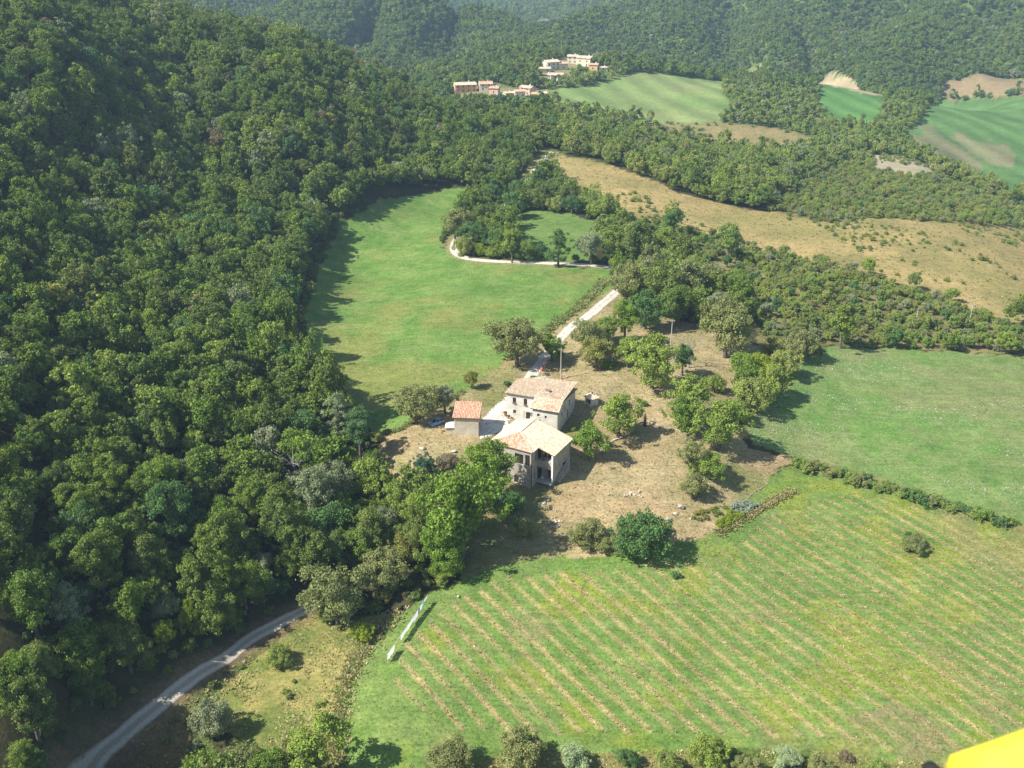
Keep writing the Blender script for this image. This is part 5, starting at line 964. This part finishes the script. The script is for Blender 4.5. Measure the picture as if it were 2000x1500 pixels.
# ---- low retaining wall by the walnut trees and garden hedge-walls
def dry_wall(name, pts, h, th, label, piece=.55, mat='rubble'):
    L = world_line(pts, .1); s = np.r_[0, np.cumsum(np.linalg.norm(np.diff(L, axis=0), axis=1))]; o = empty(name, (L[0][0], L[0][1], hz(*L[0])), 0, label, 'wall'); t = 0; k = 0
    while t < s[-1] and k < 280:
        for row in range(max(1, int(h/.32))):
            i = int(np.searchsorted(s, min(t+(piece*.5 if row % 2 else 0), s[-1]))); i = min(i, len(L)-2); q = L[i]; d = L[i+1]-L[i]; b = rnd.uniform(.8, 1.1)
            c = link('stone', with_mat(RK[(k+row) % 5], M[mat], mat), o); wob = .45*math.sin(t*.9)+rnd.uniform(-.25, .25); c.location = (q[0]-L[0][0]+wob*.5, q[1]-L[0][1]+wob, hz(q[0], q[1])-o.location.z+.1+row*.3); c.scale = (piece*.62*b, th*.62, .24*b); c.rotation_euler = (0, rnd.uniform(-.1, .1), math.atan2(d[1], d[0])); k += 1
        t += piece*rnd.uniform(.85, 1.05)
    return o
dry_wall('retaining_wall', [(1190,866),(1205,860),(1216,854)], .9, .6, 'short stone retaining wall beside the walnut tree below the farmhouse', .6)
dry_wall('garden_edging', [(1408,1040),(1450,1015),(1500,986),(1548,960)], .35, .3, 'low rubble edging along the lower side of the vegetable garden', .6, 'rubble_dark')
dry_wall('garden_edging', [(1440,992),(1470,965),(1500,945)], .35, .3, 'short rubble edging along the upper side of the vegetable garden', .6, 'rubble_dark')
# ---- red parasols, table and benches by the drive
M['red_cloth'] = noise_mat('red_cloth', (.42, .08, .06), (.5, .12, .09), 4, .8)
def parasol(px, py, label):
    p = on(px, py); o = empty('parasol', p, 0, label, 'parasol'); MB().tube((0, 0, 0), (0, 0, 2.6), .035, .03, 8).build('pole', M['white_paint'], o); n = 8; mb = MB()
    ring = [(0.62*math.cos(2*math.pi*i/n), 0.62*math.sin(2*math.pi*i/n), 2.05) for i in range(n)]; lo = [(x*1.0, y*1.0, z-.14) for x, y, z in ring]; mb.add([(0, 0, 2.65)]+ring+lo, [(0, 1+i, 1+(i+1) % n) for i in range(n)]+[(1+i, 1+n+i, 1+n+(i+1) % n, 1+(i+1) % n) for i in range(n)]); mb.build('canopy', M['red_cloth'], o)
    for i in range(n): MB().tube((0, 0, 2.35), (ring[i][0]*.95, ring[i][1]*.95, 2.06), .012, .012, 4).build('rib', M['pole'], o)
    MB().tube((0, 0, 0), (0, 0, .1), .25, .22, 10).build('base', M['concrete'], o)
parasol(1064, 722, 'red parasol beside the drive, the one farther from the farmhouse'); parasol(1058, 734, 'red parasol beside the drive, the one next to the garden table')
p = on(1061, 741); tb = empty('garden_table', p, .3, 'grey garden table under the red parasol', 'table'); MB().box(-.9, .9, -.45, .45, .7, .76).build('table_top', M['concrete'], tb)
for x_ in (-.75, .75):
    for y_ in (-.35, .35): MB().box(x_-.04, x_+.04, y_-.04, y_+.04, 0, .7).build('leg', M['metal_dark'], tb)
# ---- terracotta pots by the farmhouse door
M['terracotta'] = noise_mat('terracotta', (.45, .2, .1), (.55, .26, .14), 4, .85)
def pot(px, py, s, leaf, label):
    p = on(px, py); o = empty('flower_pot', p, 0, label, 'plant pot'); MB().tube((0, 0, 0), (0, 0, s*.8), s*.35, s*.5, 12).tube((0, 0, s*.8), (0, 0, s*.9), s*.55, s*.55, 12).build('pot', M['terracotta'], o)
    c = link('plant', with_mat(proto('bush', 1, 1)[0], LEAF[leaf], leaf), o); c.scale = (s*.75,)*3; c.location = (0, 0, s*.8)
pot(987, 813, .9, 'rust', 'big pot with reddish plant at the farmhouse corner'); pot(993, 818, .7, 'dark', 'pot with dark green plant next to the reddish one'); pot(1018, 817, .6, 'scrub', 'small green pot plant beside the farmhouse door')
# ---- vegetable garden
M['soil'] = noise_mat('tilled_soil', (.16, .12, .08), (.24, .19, .13), 2, .95, .3)
GP = poly([(1352,1012),(1440,985),(1500,972),(1470,1000),(1408,1036)], 20)
def crop(name, region, gap, R, leaf, label, zs=1.0, cap=60):
    P = poly(region, 15); X, Y, r = scatter(P[:, 0].min(), P[:, 0].max(), P[:, 1].min(), P[:, 1].max(), gap, len(label)); m = inside(P, X, Y); k = 0
    for x_, y_ in zip(X[m], Y[m]):
        if k >= cap: break
        k += 1; o = link(name, with_mat(proto('bush', 1, k % 2)[0], LEAF[leaf], leaf)); s = R*rnd.uniform(.7, 1.25); o.location = (x_, y_, hz(x_, y_)-.02); o.scale = (s, s, s*zs); o.rotation_euler = (0, 0, rnd.uniform(0, 6)); tag(o, label, 'plant', name.replace('_', ' ')+'s of the vegetable garden')
crop('squash_plant', [(1350,1006),(1398,992),(1384,1014),(1354,1020)], 1.1, .8, 'yellow', 'yellowish leafy plant in the small bed beside the boulders'); crop('bean_plant', [(1380,1005),(1425,985),(1430,992),(1390,1014)], 1.4, .7, 'bright', 'bright green plant in the narrow bed of the vegetable garden')
crop('lettuce_plant', [(1388,1026),(1428,998),(1456,1004),(1420,1032)], 1.05, .75, 'lime', 'yellow green leafy plant in the wide bed of the vegetable garden'); crop('cabbage_plant', [(1422,992),(1456,978),(1484,988),(1448,1008)], 1.1, .7, 'silver', 'pale bluish cabbage in the wide bed of the vegetable garden')
# ---- vineyard posts
core = poly([(890,1175),(1000,1125),(1190,1115),(1400,1085),(1510,1010),(1660,960),(1850,1008),(2050,1060),(2050,1460),(1900,1475),(1500,1432),(1050,1432),(880,1420),(760,1340),(800,1250)])
vine_pts = []; dvec = np.array([math.cos(ROW_DIR), math.sin(ROW_DIR)]); nvec = np.array([-math.sin(ROW_DIR), math.cos(ROW_DIR)])
pmin, pmax = (core @ nvec).min()/ROW_GAP, (core @ nvec).max()/ROW_GAP; tmin, tmax = (core @ dvec).min(), (core @ dvec).max()
pm = MB().tube((0, 0, -.3), (0, 0, 1.15), .06, .05, 7).mesh('post'); npost = 0
for k in range(math.ceil(pmin), math.floor(pmax)+1):
    ts = np.arange(tmin, tmax, .16); q = nvec[None]*k*ROW_GAP+dvec[None]*ts[:, None]; m = inside(core, q[:, 0], q[:, 1])
    if m.sum() < 30: continue
    q = q[m]; vine_pts.append(q)
    for e, lb in ((q[0], 'grey wooden end post of a vineyard row at the upper edge of the field'), (q[-1], 'grey wooden end post of a vineyard row at the lower edge of the field')):
        o = link('vineyard_post', with_mat(pm, M['dead_wood'], 'dead_wood')); o.location = (e[0], e[1], hz(*e)); o.rotation_euler = (rnd.uniform(-.1, .1), rnd.uniform(-.1, .1), 0); tag(o, lb, 'post', 'end posts of the vineyard rows')
# ------------------------------------------------------------------ loose growth: tufts
def tufts(name, x, y, size, cols, label, blades=6, up=.9):
    r = np.random.RandomState(len(x)); n = len(x); z = H(x, y); size = np.broadcast_to(size, (n,)); V = []; col = np.asarray(cols)[r.randint(len(cols), size=n)]
    for b in range(blades):
        a = r.uniform(0, 6.28, n); s = size*r.uniform(.6, 1.3, n); off = size*.55*r.uniform(0, 1, n); bx = x+np.cos(a)*off; by = y+np.sin(a)*off; w_ = s*.32; ln = s*r.uniform(.3, .9, n)
        p0 = np.c_[bx-np.sin(a)*w_, by+np.cos(a)*w_, z-.05]; p1 = np.c_[bx+np.sin(a)*w_, by-np.cos(a)*w_, z-.05]; p2 = np.c_[bx+np.cos(a)*ln+np.sin(a)*w_*.6, by+np.sin(a)*ln-np.cos(a)*w_*.6, z+s*up*r.uniform(.5, 1, n)]; p3 = np.c_[bx+np.cos(a)*ln-np.sin(a)*w_*.6, by+np.sin(a)*ln+np.cos(a)*w_*.6, z+s*up*r.uniform(.5, 1, n)]
        V.append(np.stack([p0, p1, p2, p3], 1))
    V = np.concatenate(V).reshape(-1, 3); c = np.tile(np.repeat(col*r.uniform(.75, 1.2, n)[:, None], 4, 0), (blades, 1))
    me = np_mesh(name, V, np.arange(len(V)), np.full(len(V)//4, 4), {'tint': np.c_[c, np.ones(len(c))]}); return tag(link(name, me, None, M['tuft']), label, None, None, 'stuff')
M['tuft'] = leaf_mat('dry_and_green_blades', [(1, 1, 1), (1, 1, 1)], .4)
r_ = np.random.RandomState(77)
q = np.concatenate(vine_pts); keep = r_.rand(len(q)) < .8*np.clip(2.4*fbm(q[:, 0], q[:, 1], 11, 101, 3)-.6, .12, 1); keep &= r_.rand(len(q)) < .35+.8*vnoise(np.round(row_phase(q[:, 0], q[:, 1]))*7.3, q[:, 0]*0+2, 1.0, 3); q = q[keep]; q = q+r_.normal(0, .3, q.shape)
tufts('dry_weeds', q[:, 0], q[:, 1], r_.uniform(.16, .38, len(q)), [(.56, .45, .24), (.5, .4, .2), (.4, .34, .16), (.6, .52, .32), (.26, .28, .1)], 'dry straw coloured weeds standing in the vineyard rows', 5, .55)
def area(keys, n, box):
    x = r_.uniform(box[0], box[1], n); y = r_.uniform(box[2], box[3], n); m = np.any([inside(ZONE[k], x, y) for k in keys], 0); return x[m], y[m]
x, y = area(['vineyard'], 30000, (-45, 140, 118, 225)); tufts('field_grass', x, y, r_.uniform(.1, .26, len(x)), [(.11, .22, .04), (.15, .24, .06), (.2, .26, .05), (.1, .18, .03)], 'short green grass and herbs between the vineyard rows', 3, .7)
x, y = area(['rough', 'bank', 'foot'], 46000, (-85, 110, 100, 180)); k = fbm(x, y, 6, 5, 3) > .4; x, y = x[k], y[k]; tufts('rough_grass', x, y, r_.uniform(.18, .6, len(x)), [(.5, .44, .18), (.42, .4, .14), (.3, .34, .1), (.54, .46, .26), (.44, .36, .2)], 'tall yellow and olive grass beside the track', 4, .45)
x, y = area(['yard'], 22000, (-45, 100, 175, 320)); tufts('dry_grass', x, y, r_.uniform(.12, .38, len(x)), [(.4, .32, .16), (.33, .28, .12), (.22, .22, .08), (.45, .38, .22)], 'dry tan grass tufts around the farm', 3)
x, y = area(['meadow', 'pasture'], 52000, (-90, 190, 190, 480)); tufts('meadow_grass', x, y, r_.uniform(.12, .32, len(x)), [(.11, .22, .045), (.16, .25, .07), (.2, .24, .08), (.26, .24, .11)], 'meadow grass tufts', 3, .6)
x, y = area(['dry_hill', 'dry_strip'], 30000, (20, 420, 340, 800)); tufts('hill_grass', x, y, r_.uniform(.25, .8, len(x)), [(.42, .34, .17), (.3, .27, .1), (.22, .23, .08), (.36, .33, .1)], 'dry hillside grass clumps', 3, .7)
x, y = area(['pasture'], 26000, (40, 190, 195, 310)); k = fbm(x*.35+y*.2, y, 9, 61, 3)+.12*r_.rand(len(x)) > .64; x, y = x[k], y[k]; tufts('white_flowers', x, y, r_.uniform(.10, .26, len(x)), [(.62, .62, .55), (.5, .5, .4), (.7, .7, .64)], 'white wild flowers scattered over the pasture', 3, .9)
x, y = area(['vineyard', 'meadow'], 34000, (-60, 130, 118, 400)); k = fbm(x*.5, y, 7, 67, 3)+.1*r_.rand(len(x)) > .64; x, y = x[k], y[k]; tufts('field_flowers', x, y, r_.uniform(.10, .24, len(x)), [(.6, .6, .52), (.5, .5, .42), (.52, .5, .3)], 'whitish flower heads in the vineyard and meadow', 3, .9)
x, y = area(['vineyard'], 22000, (-45, 140, 118, 225)); k = (fbm(x, y, 8, 41, 3) > .6); x, y = x[k], y[k]; tufts('yellow_flowers', x, y, r_.uniform(.12, .26, len(x)), [(.42, .42, .03), (.34, .36, .04), (.5, .46, .05)], 'yellow flowering weeds in the vineyard', 3, .8)
def along(pix, n, spread):
    L = world_line(pix, .5); i = r_.randint(len(L), size=n); p_ = L[i]+r_.normal(0, spread, (n, 2)); return p_[:, 0], p_[:, 1]
x, y = along([(770,1203),(738,1235),(702,1282),(682,1330),(664,1390),(655,1440),(660,1500)], 1500, 1.1); tufts('ditch_grass', x, y, r_.uniform(.2, .6, len(x)), [(.44, .38, .2), (.52, .44, .26), (.32, .34, .12), (.22, .32, .08)], 'tall dry grass along the ditch beside the vineyard', 5, .8)
x, y = along([(1196,548),(1150,596),(1100,632),(1062,662),(1010,700)], 2600, .9); x = x-2.4; tufts('verge_weeds', x, y, r_.uniform(.25, .8, len(x)), [(.2, .28, .07), (.14, .24, .05), (.3, .29, .12), (.36, .32, .16)], 'tall weeds on the verge between meadow and drive', 5, .8)
x, y = along([(905,765),(840,800),(790,835),(740,850)], 1500, .5); tufts('lawn_edge', x, y, r_.uniform(.2, .5, len(x)), [(.36, .3, .16), (.2, .28, .07), (.28, .26, .1)], 'rank grass on the border of meadow and yard', 4, .8)
x, y = along([(1405,1040),(1450,1014),(1500,985),(1550,958)], 1300, .6); tufts('garden_weeds', x, y, r_.uniform(.2, .55, len(x)), [(.45, .38, .2), (.36, .32, .14), (.25, .28, .09)], 'dry weeds over the rubble edging of the vegetable garden', 5, .8)
# ---- yellow fairing of the aircraft the picture was taken from
M['yellow_shell'] = noise_mat('yellow_gelcoat', (.86, .74, .05), (.9, .8, .08), 2, .35, 0, 0, 'Object', .5)
def cam_pt(px, py, d):
    u_, s_ = ray(px, py); v = Vector((u_, 1, s_)); f = v.y*CP-v.z*SP; return Vector((0, 0, CAM_H))+v*(d/f)
o_ = cam_pt(1990, 1560, 1.5); af = empty('aircraft_fairing', o_, 0, 'bright yellow rounded fairing of the aircraft close by', 'aircraft')
ax = (cam_pt(2000, 1434, 1.5)-cam_pt(1845, 1492, 1.5)).normalized(); upv = Vector((0, SP, CP)); fwd = Vector((0, CP, -SP)); nv = (upv-ax*upv.dot(ax)).normalized(); c0 = cam_pt(1850, 1500, 1.5)
mb = MB(); secs = []
for i in range(26):
    t = i/25; x_ = t*1.1; hgt = .30*math.sin(min(1, t*34+.05)*math.pi/2)*(1-.04*t); cen = c0+ax*(x_-.004)-nv*(.305); secs.append([cen+nv*hgt*math.cos(a)+fwd*hgt*.8*math.sin(a) for a in [2*math.pi*j/28 for j in range(28)]])
loft(mb, [[q-o_ for q in s] for s in secs]); mb.build('shell', M['yellow_shell'], af, True)
q0 = cam_pt(1824, 1510, 1.5)-o_; MB().tube(q0-fwd*.015, q0+fwd*.015, .013, .013, 14).build('strap_end', M['tyre'], af, True); MB().tube(q0-ax*.014-fwd*.014, q0-ax*.014+fwd*.014, .004, .004, 8).build('buckle', M['pole'], af, True)
# ------------------------------------------------------------------ summer haze
hm = bpy.data.materials.new('haze'); hm.use_nodes = True; hn = hm.node_tree.nodes; hn.remove(hn['Principled BSDF']); pv = hn.new('ShaderNodeVolumePrincipled'); pv.inputs['Color'].default_value = (.55, .77, 1, 1); pv.inputs['Density'].default_value = 1.8e-4; pv.inputs['Anisotropy'].default_value = .2
hm.node_tree.links.new(pv.outputs[0], hn['Material Output'].inputs['Volume'])
zmax = max(max((v.co.z for v in bpy.data.objects['ground'].data.vertices)), CAM_H)+25
hb = MB().box(-6200, 6200, -60, 6100, -90, zmax).build('haze', hm); tag(hb, 'thin pale summer haze', None, None, 'stuff')
